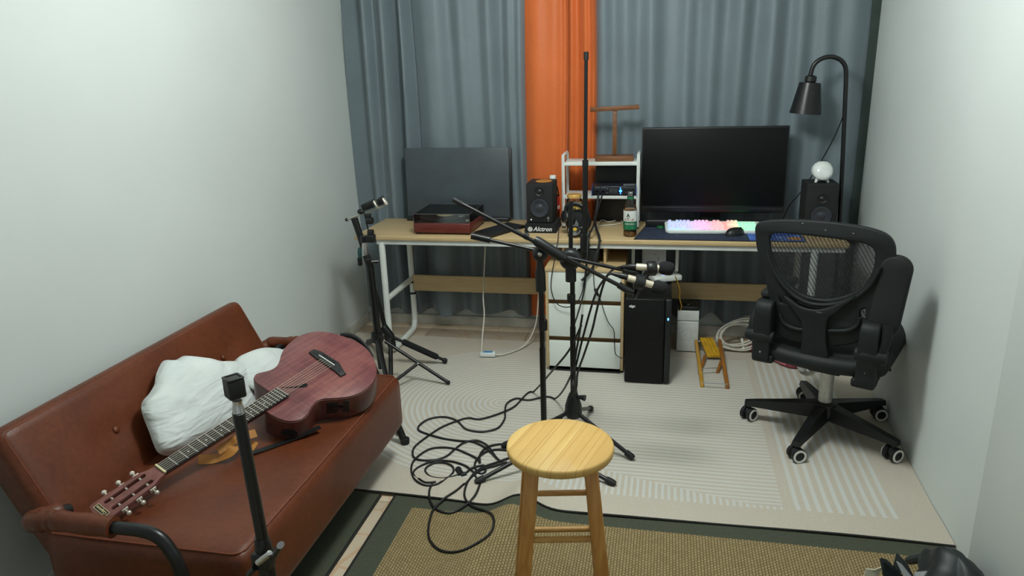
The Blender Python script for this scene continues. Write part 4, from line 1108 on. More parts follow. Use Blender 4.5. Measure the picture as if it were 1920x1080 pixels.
# ------------------------------------------------------------------ air purifier
ap = thing('air_purifier', 'small white air purifier with dotted grille beside the tower', 'air purifier', (.14, 3.78, 0))
AX0, AX1, AF = .082, .195, 3.725
PG = NT('dotted_grille'); pv2 = PG.coord(scale=(1, 1, 1))
vd = PG.node('ShaderNodeTexVoronoi'); vd.inputs['Scale'].default_value = 190; PG.link(pv2, vd.inputs['Vector'])
sep = PG.node('ShaderNodeSeparateXYZ'); PG.link(pv2, sep.inputs[0])
zone = PG.math('MULTIPLY', PG.math('LESS_THAN', sep.outputs[2], .145), PG.math('GREATER_THAN', sep.outputs[2], .065))
PG.set(Base_Color=PG.mix(PG.math('MULTIPLY', zone, PG.math('LESS_THAN', vd.outputs['Distance'], .28)), rgb(214, 217, 214), rgb(90, 92, 92)), Roughness=.4)
MB().box(((AX0 + AX1) / 2, AF + .056, .09), (AX1 - AX0, .11, .172), .006, seg=3).build('body', PG.m, ap, world=True)
MB().box(((AX0 + AX1) / 2, AF + .056, .207), (AX1 - AX0, .11, .056), .005, seg=3).build('upper_band', WHITEP, ap, world=True)
MB().box(((AX0 + AX1) / 2, AF + .058, .247), (AX1 - AX0 - .006, .104, .024), .006).build('top_cap', BLACK, ap, world=True)
MB().lathe([(0, 0), (.03, 0), (.026, .006), (0, .006)], TR((AX0 + AX1) / 2, AF + .058, .258), 24).build('fan_dial', BLACKM, ap, world=True)
MB().box(((AX0 + AX1) / 2, AF + .001, .207), (.003, .002, .003)).build('button', BLACK, ap, world=True)
MB().box(((AX0 + AX1) / 2, AF + .056, .003), (AX1 - AX0 - .01, .1, .006)).build('foot', BLACKR, ap, world=True)

# ------------------------------------------------------------------ little folding stool
YW = wood('golden_wood', rgb(206, 160, 66), rgb(170, 122, 42), (10, 2, 2), .4)
YB2 = wood('golden_wood_dark', rgb(178, 116, 50), rgb(136, 84, 32), (10, 2, 2), .4)
fs_ = thing('folding_stool', 'little yellow wooden folding stool in front of the air purifier', 'stool', (.29, 3.68, 0))
RZ0 = .006
def bar(p0, p1, w, t_, side=(1, 0, 0)):
    p0, p1 = Vector(p0), Vector(p1); d = p1 - p0; s_ = Vector(side); s_ = (s_ - d * s_.dot(d) / d.length_squared).normalized()
    return MB().box((0, 0, d.length / 2), (w, t_, d.length), .003, M=frame(p0, s_, d.cross(s_)) if frame(p0, s_, d.cross(s_)).col[2].to_3d().dot(d) > 0 else frame(p0, s_, s_.cross(d)))
xa, xb = at(1317, 729, 'z', RZ0).x, at(1364, 729, 'z', RZ0).x
ya = at(1340, 729, 'z', RZ0).y + .008
ta, tb2 = at(1305, 640, 'y', 3.73), at(1349, 639, 'y', 3.73)
bar((xa, ya, RZ0 + .004), ta, .017, .022).build('leg', YW, fs_, world=True)
bar((xb, ya, RZ0 + .004), tb2, .017, .022).build('leg', YB2, fs_, world=True)
fa, fb2 = at(1322, 668, 'y', 3.635), at(1356, 668, 'y', 3.635)
ga, gb = at(1309, 702, 'z', RZ0), at(1345, 700, 'z', RZ0)
bar(ga + Vector((.006, 0, .004)), fa, .015, .02).build('leg', YB2, fs_, world=True)
bar(gb + Vector((.0, 0, .004)), fb2, .015, .02).build('leg', YB2, fs_, world=True)
sa, sbb = at(1312, 633, 'y', 3.735), at(1336, 633, 'y', 3.735); sc1, sd = at(1326, 667, 'y', 3.63), at(1354, 667, 'y', 3.63)
for k in range(4):
    l0, l1 = sa.lerp(sbb, k / 4 + .01), sa.lerp(sbb, (k + 1) / 4 - .01); m0, m1 = sc1.lerp(sd, k / 4 + .01), sc1.lerp(sd, (k + 1) / 4 - .01)
    dn = Vector((0, 0, -.010))
    MB().hexa([m0 + dn, m1 + dn, l1 + dn, l0 + dn], [m0, m1, l1, l0]).build('slat', mat('yellow_slat', rgb(196, 150, 36), .35, vary=.1, nscale=40) if k == 0 else bpy.data.materials['yellow_slat'], fs_, world=True, smooth=False)
for (p, q_) in ((ta, tb2), (Vector((xa, ya, .03)), Vector((xb, ya, .03))), (fa, fb2), (ga + Vector((0, 0, .03)), gb + Vector((0, 0, .03)))):
    MB().tube([p, q_], .003, 8).build('rod', CHROME, fs_, world=True)

# ------------------------------------------------------------------ slipper, cable coil, adapter
SLP = mat('pink_rubber', rgb(190, 112, 122), .5); SOLE = mat('slipper_sole', rgb(130, 52, 62), .6)
s0, s1 = at(1408, 648, 'z', .02), at(1499, 686, 'z', .02)
sl_ = thing('slipper', 'pink rubber slipper on the floor behind the office chair', 'slipper', tuple(((s0 + s1) / 2).xy) + (.002,), math.atan2((s1 - s0).y, (s1 - s0).x))
L_ = (s1 - s0).length
so = [(-.5 * L_, 0), (-.47 * L_, .032), (-.35 * L_, .043), (-.1 * L_, .04), (.15 * L_, .046), (.35 * L_, .05), (.46 * L_, .035), (.5 * L_, 0), (.46 * L_, -.035), (.33 * L_, -.048), (.1 * L_, -.042), (-.15 * L_, -.034), (-.36 * L_, -.04), (-.47 * L_, -.03)]
so = [(p.x, p.y) for p in spline([(x, y, 0) for x, y in so], 4, closed=True)]
MB().plate(so, [], .016, TR(0, 0, .024), .003).build('sole', SOLE, sl_)
MB().plate([(x * .97, y * .93) for x, y in so], [], .008, TR(0, 0, .031), .003).build('footbed', SLP, sl_)
MB().sheet(lambda u, v: (.02 + .10 * v + .02 * math.sin(PI * u), .052 * math.cos(PI * u), .022 + .05 * math.sin(PI * u)), 16, 6, .005, axis=(0, 0, 1)).build('strap', SLP, sl_)
cc = thing('cable_coil', 'coil of white cable on the floor under the desk', 'cable', (.42, 3.82, .01))
c0 = at(1385, 640, 'y', 3.83)
for k in range(7):
    a = .085 + .006 * (k % 4); pts = []
    for i in range(36):
        t_ = 2 * PI * i / 36
        pts.append((c0.x + a * 1.15 * math.cos(t_) + .006 * (k % 3), 3.83 + .055 * math.sin(t_) - .008 * (k % 2), .075 + .006 * k + a * .62 * math.sin(t_ + .1 * k) - .012))
    pts = [(x, y, max(z, .014)) for x, y, z in pts]
    MB().tube(pts, .0042, 6, closed=True).build('loop', mat('white_cable', rgb(216, 212, 200), .5) if k == 0 else bpy.data.materials['white_cable'], cc, world=True)
MB().tube([(c0.x + .02, 3.77, .02), (c0.x + .015, 3.775, .05), (c0.x + .012, 3.80, .07)], .006, 6).build('tie', WHITEP, cc, world=True)
ad = at(915, 667, 'z', .012)
pa_ = thing('power_adapter', 'white inline power adapter with blue label on the rug', 'adapter', (ad.x, ad.y, .0095), .1)
MB().box((0, 0, .012), (.085, .035, .024), .006, seg=3).build('case', WHITEP, pa_)
MB().box((0, .002, .0245), (.05, .022, .002), .0005).build('blue_label', mat('blue_label', rgb(70, 150, 210), .5), pa_)
WC = bpy.data.materials['white_cable']
MB().tube(spline([(ad.x - .04, ad.y, .02), at(903, 655, 'y', 3.56), at(905, 625, 'y', 3.62), at(908, 590, 'y', 3.68), at(906, 555, 'y', 3.75), at(908, 505, 'y', 3.84), at(910, 462, 'y', 3.86), at(911, 450, 'y', 3.88)], 6), .004, 6).build('cable', WC, pa_, world=True)
MB().tube(spline([(ad.x + .04, ad.y, .02), at(950, 663, 'z', .014), at(980, 650, 'z', .02), at(996, 630, 'y', 3.72), at(1006, 600, 'y', 3.75), at(1010, 550, 'y', 3.78)], 6), .004, 6).build('cable', WC, pa_, world=True)
wc = thing('charging_cable', 'loose white cable on the desk behind the tea bottle', 'cable', (-.25, 3.66, DZ))
MB().tube(spline([at(1104, 437, 'z', DZ + .004), at(1116, 427, 'z', DZ + .004), at(1128, 413, 'z', DZ + .006), at(1142, 416, 'z', DZ + .004), at(1160, 412, 'z', DZ + .006), at(1167, 417, 'z', DZ + .004), at(1150, 421, 'z', DZ + .004), at(1122, 424, 'z', DZ + .004), at(1110, 432, 'z', DZ + .004)], 6), .0022, 6).build('cord', WHITEP, wc, world=True)
MB().box(tuple(at(1104, 437, 'z', DZ + .005)), (.014, .008, .006), .001).build('plug', WHITEP, wc, world=True)

for o in (cab, pcb, rt, wb, ap): o.location.z += .0055
# ------------------------------------------------------------------ office chair
CH = Vector((.672, 2.915, .0055)); CY = -math.radians(25)
CHB = mat('chair_black', rgb(23, 28, 29), .6, vary=.1, spec=.35)
ch = thing('office_chair', 'black mesh back office chair on five castors by the right wall', 'chair', CH, CY)
ax_r = Vector((math.cos(CY), math.sin(CY), 0)); ax_f = Vector((-math.sin(CY), math.cos(CY), 0))
Cw = TR(*CH) @ RZ(CY); Ci = Cw.inverted()
BY = -.205                     # backrest plane, local y
def cb(px, py, y=BY):
    p = Ci @ at_plane(px, py, CH + ax_f * y, ax_f); return (p.x, p.z)
def smooth_outline(pl, n=4): return [(p.x, p.y) for p in spline([(x, y, 0) for x, y in pl], n, closed=True)]
MP = Matrix(((1, 0, 0, 0), (0, 0, -1, BY), (0, 1, 0, 0), (0, 0, 0, 1)))       # plate xy -> chair xz, plate z -> towards the viewer
outer = smooth_outline([cb(*p) for p in ((1421, 445), (1421, 424), (1436, 416), (1480, 414), (1540, 417), (1600, 424), (1645, 434), (1667, 446), (1676, 464), (1675, 490), (1668, 515), (1655, 548), (1640, 585), (1629, 618), (1600, 640), (1545, 645), (1490, 637), (1458, 622), (1451, 590), (1444, 545), (1433, 503), (1424, 468))])
win = smooth_outline([cb(*p) for p in ((1441, 446), (1446, 437), (1460, 433.5), (1500, 436), (1560, 443), (1610, 450), (1630, 456), (1642, 466), (1645, 480), (1641, 506), (1628, 530), (1606, 548), (1575, 559), (1545, 562.5), (1515, 557), (1487, 541), (1465, 517), (1450, 490), (1443, 466))])
low_r = smooth_outline([cb(*p) for p in ((1612, 580), (1622, 574), (1627, 578), (1626, 612), (1613, 606), (1610, 592))])
low_l = smooth_outline([cb(*p) for p in ((1459, 551), (1465, 556), (1473, 567), (1463, 568))])
MB().plate(outer, [win, low_r, low_l], .026, MP @ TR(0, 0, .013), .006).build('back_frame', CHB, ch)
mm = NT('chair_mesh'); mv = mm.coord(rot=(0, math.radians(32), 0))
spx = mm.node('ShaderNodeSeparateXYZ'); mm.link(mv, spx.inputs[0])
def thr(c, pitch, duty):
    f = mm.math('FRACT', mm.math('DIVIDE', c, pitch)); return mm.math('LESS_THAN', f, duty)
kk = mm.math('MAXIMUM', thr(spx.outputs[2], .0052, .52), thr(spx.outputs[0], .012, .18))
tr = mm.node('ShaderNodeBsdfTransparent'); mxs = mm.node('ShaderNodeMixShader')
mm.set(Base_Color=rgb(26, 28, 29), Roughness=.7)
mm.link(kk, mxs.inputs[0]); mm.link(tr.outputs[0], mxs.inputs[1]); mm.link(mm.b.outputs[0], mxs.inputs[2]); mm.link(mxs.outputs[0], mm.n['Material Output'].inputs['Surface'])
grow = lambda pl, k: [(sum(p[0] for p in pl) / len(pl) + (x - sum(p[0] for p in pl) / len(pl)) * k, sum(p[1] for p in pl) / len(pl) + (y - sum(p[1] for p in pl) / len(pl)) * k) for x, y in pl]
MB().plate(grow(win, 1.02), [], .0016, MP).build('back_mesh', mm.m, ch)
MB().plate(grow(low_r, 1.1), [], .0016, MP).build('side_mesh', mm.m, ch)
MB().plate(grow(low_l, 1.1), [], .0016, MP).build('side_mesh', mm.m, ch)
def path(pts, y): return [Vector((x, y, z)) for x, z in (cb(px, py, y) for px, py in pts)]
# V shaped support and lower rim of the window
yb = BY - .02
MB().tube(spline(path(((1437, 470), (1447, 500), (1462, 526), (1486, 552), (1515, 568), (1545, 572), (1577, 568), (1610, 554), (1634, 531), (1650, 500)), yb), 5), .0085, 8).build('window_rim', CHB, ch)
b = MB()
for (l, m_, r) in (((1494, 566), (1530, 577), (1568, 573)), ((1502, 575), (1530, 585), (1557, 581)), ((1508, 583), (1530, 590), (1546, 588))):
    b.tube(spline(path((l, m_, r), yb - .004), 6), .0035, 6)
b.build('support_rib', BLACKM, ch)
sp_o = [cb(*p, yb) for p in ((1478, 560), (1500, 575), (1530, 582), (1562, 576), (1592, 562), (1566, 584), (1550, 598), (1547, 640), (1549, 672), (1506, 672), (1508, 640), (1507, 603), (1496, 586))]
MB().plate(smooth_outline(sp_o, 3), [], .030, Matrix(((1, 0, 0, 0), (0, 0, -1, yb), (0, 1, 0, 0), (0, 0, 0, 1))) @ TR(0, 0, .015), .006).build('spine', CHB, ch)
for side in (((1462, 588), (1470, 606), (1490, 616), (1506, 618)), ((1552, 620), (1585, 620), (1606, 612), (1612, 596))):
    MB().tube(spline(path(side, BY - .016), 6), .008, 8).build('lumbar_rim', CHB, ch)
tx = cb(1535, 586.5, yb - .02)
MB().text('VOSIN', .008, TR(tx[0], yb - .0175, tx[1]) @ RX(PI / 2), .0004).build('lettering', GREYP, ch)
for k, (px, py) in enumerate(((1505, 415), (1548, 428), (1600, 434))):
    x, z = cb(px, py + 4, BY - .014); MB().ball((x, BY - .014, z), (.003, .002, .003), 8, 5).build('screw', GREYP, ch)
# seat
MB().bm(cushion((.50, .47, .085), .036, .008), TR(-.01, .03, .402)).build('seat', SOFTBLACK, ch, ang=60)
rim = spline([(-.225, -.12, .45), (-.215, -.18, .425), (-.16, -.212, .398), (0, -.225, .392), (.15, -.212, .398), (.20, -.18, .425), (.21, -.12, .45)], 6)
MB().tube(rim, .034, 10).build('seat_rim', CHB, ch)
MB().box((0, .02, .345), (.30, .30, .04), .012).build('seat_plate', CHB, ch)
MB().box((0, .0, .312), (.13, .17, .045), .012).build('tilt_mechanism', CHB, ch)
MB().tube([(.07, .02, .315), (.22, .05, .31)], .007, 8).build('lever', CHB, ch)
# armrests
def armrest(s):
    x = -.186 if s < 0 else .168; lift = .022 if s < 0 else 0.0
    br_ = MB().plate([(p.x, p.y) for p in spline([(.045, .0, 0), (.05, .10, 0), (.04, .20, 0), (.0, .235, 0), (-.035, .22, 0), (-.04, .15, 0), (-.035, .05, 0), (-.03, 0, 0)], 4, closed=True)], [], .066,
                     Matrix(((0, 0, 1, x + s * .012 + .033), (1, 0, 0, -.222), (0, 1, 0, .345 + lift), (0, 0, 0, 1))), .008).build('arm_bracket', CHB, ch)
    MB().box((x + s * .005, -.17, .352 + lift), (.08, .17, .035), .010).build('bracket_foot', CHB, br_)
    for z in (.405, .515): MB().ball((x + s * .012, -.262, z), (.0075, .004, .0075), 12, 6).build('screw', CHROME, br_)
    hz = .465
    MB().tube([(x - s * .03, -.242, hz), (x + s * .0, -.242, hz + .002), (x + s * .05, -.242, hz), (x + s * .075, -.242, hz)], [.024, .032, .030, .024], 16).build('hinge', CHB, br_)
    if s < 0:
        MB().tube(spline([(x - .05, -.242, hz), (x - .055, -.235, hz + .05), (x - .045, -.20, hz + .11), (x - .02, -.16, hz + .135)], 6), .017, 10).build('arm_post', CHB, br_)
        MB().bm(cushion((.075, .27, .035), .016, 0, 8), TR(x - .01, -.07, hz + .155)).build('arm_pad', SOFTBLACK, br_)
    else:
        MB().tube(spline([(x + .045, -.242, hz), (x + .062, -.242, hz + .06), (x + .062, -.235, hz + .12)], 6), .019, 10).build('arm_post', CHB, br_)
        MB().plate(rrect(0, 0, .082, .275, .038, 7), [], .044, TR(x + .052, -.222, hz + .22) @ RY(math.radians(5)) @ RX(PI / 2), .012).build('arm_pad', SOFTBLACK, br_)
armrest(-1); armrest(1)
# gas lift, base, castors
MB().lathe([(0, .12), (.0265, .12), (.0265, .285), (.020, .29), (.020, .31), (0, .31)], None, 20).build('gas_lift', mat('worn_silver', rgb(205, 202, 194), .35, .35, vary=.08, nscale=40), ch)
MB().lathe([(0, .07), (.05, .07), (.055, .10), (.048, .135), (.03, .14), (0, .14)], None, 24).build('hub', BLACK, ch)
RING = mat('castor_ring', rgb(222, 222, 216), .4)
cast = None
base_w = [Vector((.388, 2.98, 0)), Vector((.533, 2.664, 0)), Vector((.883, 2.717, 0)), Vector((.912, 3.055, 0))]
angs = []
for w in base_w:
    l = Ci @ w; angs.append(math.atan2(l.y, l.x))
angs.append(angs[0] - 2 * PI / 5)
ROLL = [.95, .55, .75, .35, 0.2]
for k, a in enumerate(angs):
    d = Vector((math.cos(a), math.sin(a), 0)); s_ = Vector((-d.y, d.x, 0)); R_ = .296
    def sec(r, w, z0, z1): return [d * r - s_ * w + Vector((0, 0, z0)), d * r + s_ * w + Vector((0, 0, z0)), d * r + s_ * w * .7 + Vector((0, 0, z1)), d * r - s_ * w * .7 + Vector((0, 0, z1))]
    v4 = sec(.035, .034, .072, .132) + sec(.15, .026, .07, .115) + sec(R_ - .02, .02, .07, .095) + sec(R_ + .018, .018, .068, .088)
    fc = [(3, 2, 1, 0), (12, 13, 14, 15)] + [(i * 4 + j, i * 4 + (j + 1) % 4, i * 4 + 4 + (j + 1) % 4, i * 4 + 4 + j) for i in range(3) for j in range(4)]
    MB().add(v4, fc).build('base_leg', BLACK, ch)
    if cast is None:
        cast = MB().cyl((0, 0, .045), (0, 0, .072), .009, n=10).ball((0, 0, .040), (.021, .012, .020), 14, 8).build('castor', BLACK, ch)
        for sx_ in (-1, 1):
            wl = MB().lathe([(0, -.011), (.022, -.011), (.029, -.007), (.029, .007), (.022, .011), (0, .011)], TR(0, sx_ * .017, .029) @ RX(PI / 2), 24).build('wheel', BLACKR, cast)
            MB().lathe([(.0185, 0), (.0262, 0), (.0262, .003), (.0185, .003), (.0185, 0)], TR(0, sx_ * .017 + sx_ * .0115, .029) @ RX(PI / 2) @ TR(0, 0, -.0015), 24).build('white_ring', RING, cast)
        c_ = cast
    else: c_ = dup(cast)
    p = d * R_; c_.location = p; c_.rotation_euler = (0, 0, -CY + ROLL[k] - .2)

# ------------------------------------------------------------------ microphone stands
def stand_tubes(t, base, z_hub, z_mid, z_top, feet, dz=.0):
    bx_, by_ = base
    po = MB().cyl((bx_, by_, z_hub - .05), (bx_, by_, z_mid), .0115, n=14).build('lower_pole', BLACKM, t, world=True)
    MB().cyl((bx_, by_, z_mid), (bx_, by_, z_top), .0095, n=14).build('upper_pole', BLACKM, t, world=True)
    MB().lathe([(0, -.05), (.028, -.05), (.036, -.03), (.034, 0), (.024, .035), (.016, .055), (0, .055)], TR(bx_, by_, z_hub), 20).build('leg_hub', BLACK, t, world=True)
    MB().tube([(bx_ + .02, by_ - .01, z_hub + .045), (bx_ + .05, by_ - .02, z_hub + .045)], [.006, .013], 10).build('hub_knob', BLACK, t, world=True)
    for f in feet:
        f = Vector(f); h = Vector((bx_, by_, z_hub - .02)); d = (f - h).normalized()
        lg = MB().cyl(h, f, .0085, n=10).build('leg', BLACKM, t, world=True)
        MB().tube([f - d * .03, f - d * .002, f + d * .008], [.0125, .0135, .011], 12).build('rubber_foot', BLACKR, lg, world=True)
RUGZ = .0055
sa_xy = (-.432, 2.47); sb_xy = (-.341, 2.655)
FZ = RUGZ + .013
msa = thing('microphone_stand', 'black boom microphone stand in front, boom rising to the left', 'microphone stand', (sa_xy[0], sa_xy[1], 0), 0, 'boom microphone stands')
fB, fC = at(1150, 906, 'z', FZ), at(895, 903, 'z', FZ)
stand_tubes(msa, sa_xy, .115, .50, .835, [fB, fC, (-.42, 2.79, FZ)])
msb = thing('microphone_stand', 'black boom microphone stand behind, with round disc clutch', 'microphone stand', (sb_xy[0], sb_xy[1], 0), 0, 'boom microphone stands')
fA = at(1185, 857, 'z', FZ)
stand_tubes(msb, sb_xy, .18, .52, .80, [fA, (-.62, 2.57, FZ), (-.30, 2.96, FZ)])
def rel(px, py, y): return at(px, py, 'y', y)
# stand A: sleeves, clutch, boom
ya, yb2 = sa_xy[1], sb_xy[1]
MB().tube([rel(1018.5, 618, ya), rel(1018, 600, ya)], .0165, 14).build('height_clutch', BLACK, msa, world=True)
MB().tube([rel(1014.5, 545, ya), rel(1013, 512, ya), rel(1012.5, 498, ya), rel(1012, 470, ya)], [.019, .019, .0125, .012], 14).build('upper_sleeve', BLACK, msa, world=True)
ybm = ya - .03
MB().ball(rel(1012.5, 476, ya), (.028, .026, .030), 16, 10).build('boom_clutch', BLACK, msa, world=True)
MB().ball(rel(1012, 477, ya - .03), (.008, .004, .008), 12, 6).build('clutch_screw', CHROME, msa, world=True)
b0, b1 = rel(850, 374, ybm - .02), rel(1172, 541, ybm + .02)
bd = (b1 - b0).normalized()
bm_ = MB().cyl(b0, b1, .0075, n=12).build('boom', BLACKM, msa, world=True)
MB().cyl(b0, b0 + bd * .035, .0095, n=12).build('boom_cap', BLACKR, bm_, world=True)
MB().tube([rel(1002, 449, ybm - .004), rel(1008, 453, ybm - .004), rel(1052, 481, ybm), rel(1060, 486, ybm)], [.014, .0185, .0185, .013], 14).build('boom_sleeve', BLACK, bm_, world=True)
MB().tube([rel(982, 440, ybm - .005), rel(990, 445, ybm - .005)], .012, 12).build('boom_collar', BLACK, bm_, world=True)
MB().tube([rel(1160, 534, ybm + .02), rel(1176, 544, ybm + .02), rel(1189, 548, ybm + .02)], [.0125, .013, .010], 12).build('clip_joint', BLACK, bm_, world=True)
# stand B
MB().tube([rel(1071, 565, yb2), rel(1071, 552, yb2)], .0165, 14).build('height_clutch', BLACK, msb, world=True)
MB().tube([rel(1070.5, 527, yb2), rel(1070, 500, yb2)], .021, 14).build('upper_sleeve', BLACK, msb, world=True)
dc = rel(1069.5, 486, yb2)
MB().lathe([(0, -.022), (.030, -.022), (.041, -.012), (.041, .012), (.030, .022), (0, .022)], TR(*dc) @ RX(PI / 2), 28).build('disc_clutch', BLACK, msb, world=True)
MB().tube([rel(1070, 482, yb2 + .03), rel(1070.5, 377, yb2 + .03)], .0085, 10, flat=1).build('top_bar', BLACKM, msb, world=True)
ybm = yb2 - .03
b0, b1 = rel(884, 442, ybm - .01), rel(1176, 508, ybm + .01)
bm_ = MB().cyl(b0, b1, .0072, n=12).build('boom', BLACKM, msb, world=True)
bd = (b1 - b0).normalized()
MB().tube([b0, b0 + bd * .075, b0 + bd * .076], [.0135, .0135, .009], 14).build('counterweight', BLACKM, bm_, world=True)
MB().tube([rel(1168, 506, ybm + .01), rel(1184, 510, ybm + .01), rel(1198, 512, ybm + .01)], [.012, .015, .011], 12).build('clip_joint', BLACK, bm_, world=True)
# condenser microphones in clips with foam caps
MICB = mat('champagne_microphone', rgb(216, 206, 184), .35, .25, vary=.03)
def microphone(label, tail, head, foam, y0, y1, clip, root_px):
    a, c = rel(*tail, y0), rel(*head, y1); d = (c - a).normalized()
    t = thing('microphone', label, 'microphone', a)
    MB().cyl(a, c, .0125, n=20).build('body', MICB, t, world=True)
    f0, f1 = rel(*foam[0], y1), rel(*foam[1], y1 + .01); fd = (f1 - f0)
    MB().tube([f0, f0 + fd * .08, f0 + fd * .3, f0 + fd * .75, f0 + fd * .94, f1], [.014, .020, .0255, .0255, .021, .012], 20).build('foam_windshield', FOAM, t, world=True)
    k0, k1 = rel(*clip[0], y0 - .002), rel(*clip[1], y0 + .005); kd = k1 - k0
    MB().tube([k0, k0 + kd * .15, k0 + kd * .85, k1], [.022, .029, .029, .022], 8).build('clip', BLACK, t, world=True)
    st_ = [rel(*p, y0 + .01) for p in root_px]
    MB().tube(st_, [.018, .021, .021, .014], 8, flat=.55).build('clip_stem', BLACKM, t, world=True)
    return t
m1y, m2y = 2.63, 2.47
microphone('champagne condenser microphone with black foam cap, the further of two', (1193, 500), (1238, 503), ((1235, 501), (1263, 505)), m1y, m1y, ((1212, 504), (1231, 503)), ((1222, 502), (1214, 512), (1206, 524), (1201, 530)))
microphone('champagne condenser microphone with black foam cap, the nearer of two', (1177, 521), (1226, 535), ((1222, 536), (1250, 543)), m2y, m2y, ((1190, 527), (1208, 531)), ((1200, 530), (1196, 540), (1193, 550), (1189, 558)))
def xlr(t, tail, tip, y):
    a, c = rel(*tail, y), rel(*tip, y)
    MB().tube([a, a.lerp(c, .45), a.lerp(c, .5), c], [.006, .0095, .011, .011], 12).build('plug', BLACK, t, world=True)

# third, upright rod clamped at the desk edge
yr = 3.435
rd = thing('clamp_rod', 'tall thin black upright rod in front of the orange curtain', 'rod', (at(1097, 450, 'y', yr).x, yr, DZ - .04))
r0 = at(1096.5, 468, 'y', yr); r1 = at(1097.5, 305, 'y', yr); r2 = at(1099, 97, 'y', yr)
MB().cyl(r0, r1, .0125, n=12).build('lower_tube', BLACKM, rd, world=True)
MB().cyl(r1, r2, .0085, n=12).build('upper_tube', BLACKM, rd, world=True)
MB().cyl(r1 - Vector((0, 0, .02)), r1 + Vector((0, 0, .012)), .0145, n=12).build('lock_collar', BLACK, rd, world=True)
MB().cyl(r2 - Vector((0, 0, .035)), r2, .0115, n=12).build('end_cap', BLACKR, rd, world=True)
b = MB().box((r0.x, yr + .003, DZ - .012), (.045, .024, .09), .004).box((r0.x, yr + .03, DZ + .014), (.045, .065, .014), .003)
b.build('desk_clamp', BLACK, rd, world=True)

# ------------------------------------------------------------------ pair of folded light stands on the left
def P3(px, py, y): return at(px, py, 'y', y)
lsy = 3.18
ls = thing('tripod_stand', 'black tripod stand with phone clamps leaning by the left wall', 'tripod', tuple(at(716, 690, 'z', .01).xy) + (0,))
pole_top = P3(683, 466, lsy + .0); pole_bot = P3(716, 690, lsy)
MB().tube([pole_bot, P3(705, 600, lsy), P3(694, 500, lsy), P3(686, 478, lsy)], .0185, 12).build('main_tube', BLACKM, ls, world=True)
MB().tube([P3(685, 480, lsy), P3(684, 462, lsy), P3(683.5, 455, lsy), P3(683, 450, lsy)], [.016, .0145, .012, .012], 14).build('chrome_neck', CHROME, ls, world=True)
MB().tube([P3(683, 454, lsy), P3(682, 443, lsy)], .0185, 12).build('neck_cap', BLACK, ls, world=True)
MB().box(tuple(P3(695, 447, lsy - .02)), (.042, .035, .036), .004).build('clamp_block', BLACK, ls, world=True)
MB().box(tuple(P3(695, 436, lsy - .02)), (.026, .03, .026), .004).build('clamp_block', BLACK, ls, world=True)
MB().tube([P3(698, 452, lsy - .01), P3(690, 430, lsy - .01), P3(682, 395, lsy - .01)], .0035, 8).build('thin_rod', BLACKM, ls, world=True)
MB().box(tuple(P3(693, 414, lsy - .01)), (.034, .03, .030), .004, ).build('clamp_block', BLACK, ls, world=True)
MB().box(tuple(P3(691, 405, lsy - .01)), (.022, .02, .024), .003, ).build('clamp_block', BLACK, ls, world=True)
for (px, py) in ((690, 488), (703, 490)): MB().box(tuple(P3(px, py, lsy - .02)), (.03, .02, .016), .003).build('lever', BLACK, ls, world=True)
MB().tube([P3(697, 490, lsy - .03), P3(711, 489, lsy - .03)], .0035, 8).build('crank_rod', CHROME, ls, world=True)
hub = P3(707, 632, lsy)
MB().tube([P3(707.5, 640, lsy), P3(707, 624, lsy)], .030, 14).build('hub', BLACK, ls, world=True)
feet = [at(840, 717, 'z', .018), at(748, 812, 'z', .015), at(655, 668, 'z', .01)]
for i, f in enumerate(feet):
    h = P3(722, 640, lsy - .02) if i == 0 else hub
    lg = MB().cyl(h, f, .0085 if i == 0 else .012, n=10).build('leg', BLACKM, ls, world=True)
    MB().ball(f, .0115, 10, 6).build('rubber_foot', BLACKR, lg, world=True)
    if i == 0:
        j = h.lerp(f, .53)
        MB().cyl(j, P3(740, 715, lsy - .12), .0085, n=8).build('brace', BLACKM, ls, world=True)
        MB().ball(j + Vector((0, -.008, 0)), .005, 8, 5).build('rivet', CHROME, ls, world=True)
# phone holder arm on its own pole
l2y = 3.32
l2 = thing('phone_stand', 'black pole with grey phone clamps angled above the desk corner', 'tripod', tuple(at(728, 640, 'z', .01).xy) + (0,))
MB().tube([P3(727, 640, l2y), P3(716, 590, l2y), P3(700, 535, l2y), P3(692, 500, l2y)], .0125, 10).build('lower_tube', BLACKM, l2, world=True)
MB().tube([P3(692, 500, l2y), P3(676, 445, l2y), P3(664, 409, l2y)], [.0165, .0165, .0175], 12).build('upper_tube', BLACKM, l2, world=True)
MB().lathe([(0, 0), (.014, 0), (.016, .006), (.012, .012), (0, .012)], TR(*P3(673, 474, l2y - .03)) @ RY(PI / 2) @ Matrix.Diagonal((1.9, 1.2, 1, 1)), 16).build('teal_knob', mat('teal_knob', rgb(58, 98, 98), .5), l2, world=True)
MB().box(tuple(P3(675, 490, l2y - .02)), (.02, .02, .045), .004).build('bracket', BLACK, l2, world=True)
d0, d1 = P3(650, 412, l2y), P3(722, 385, l2y)
MB().tube([d0, d1], .0065, 8, flat=.6).build('rail', SILVER, l2, world=True)
MB().ball(d0, .009, 10, 6).build('rail_knob', BLACK, l2, world=True)
MB().ball(P3(676, 397, l2y - .02), (.018, .01, .014), 12, 8).build('side_knob', BLACK, l2, world=True)
dirr = (d1 - d0).normalized()
MF = frame(d0, dirr, (0, 1, .15))
def along(px, py): return P3(px, py, l2y)
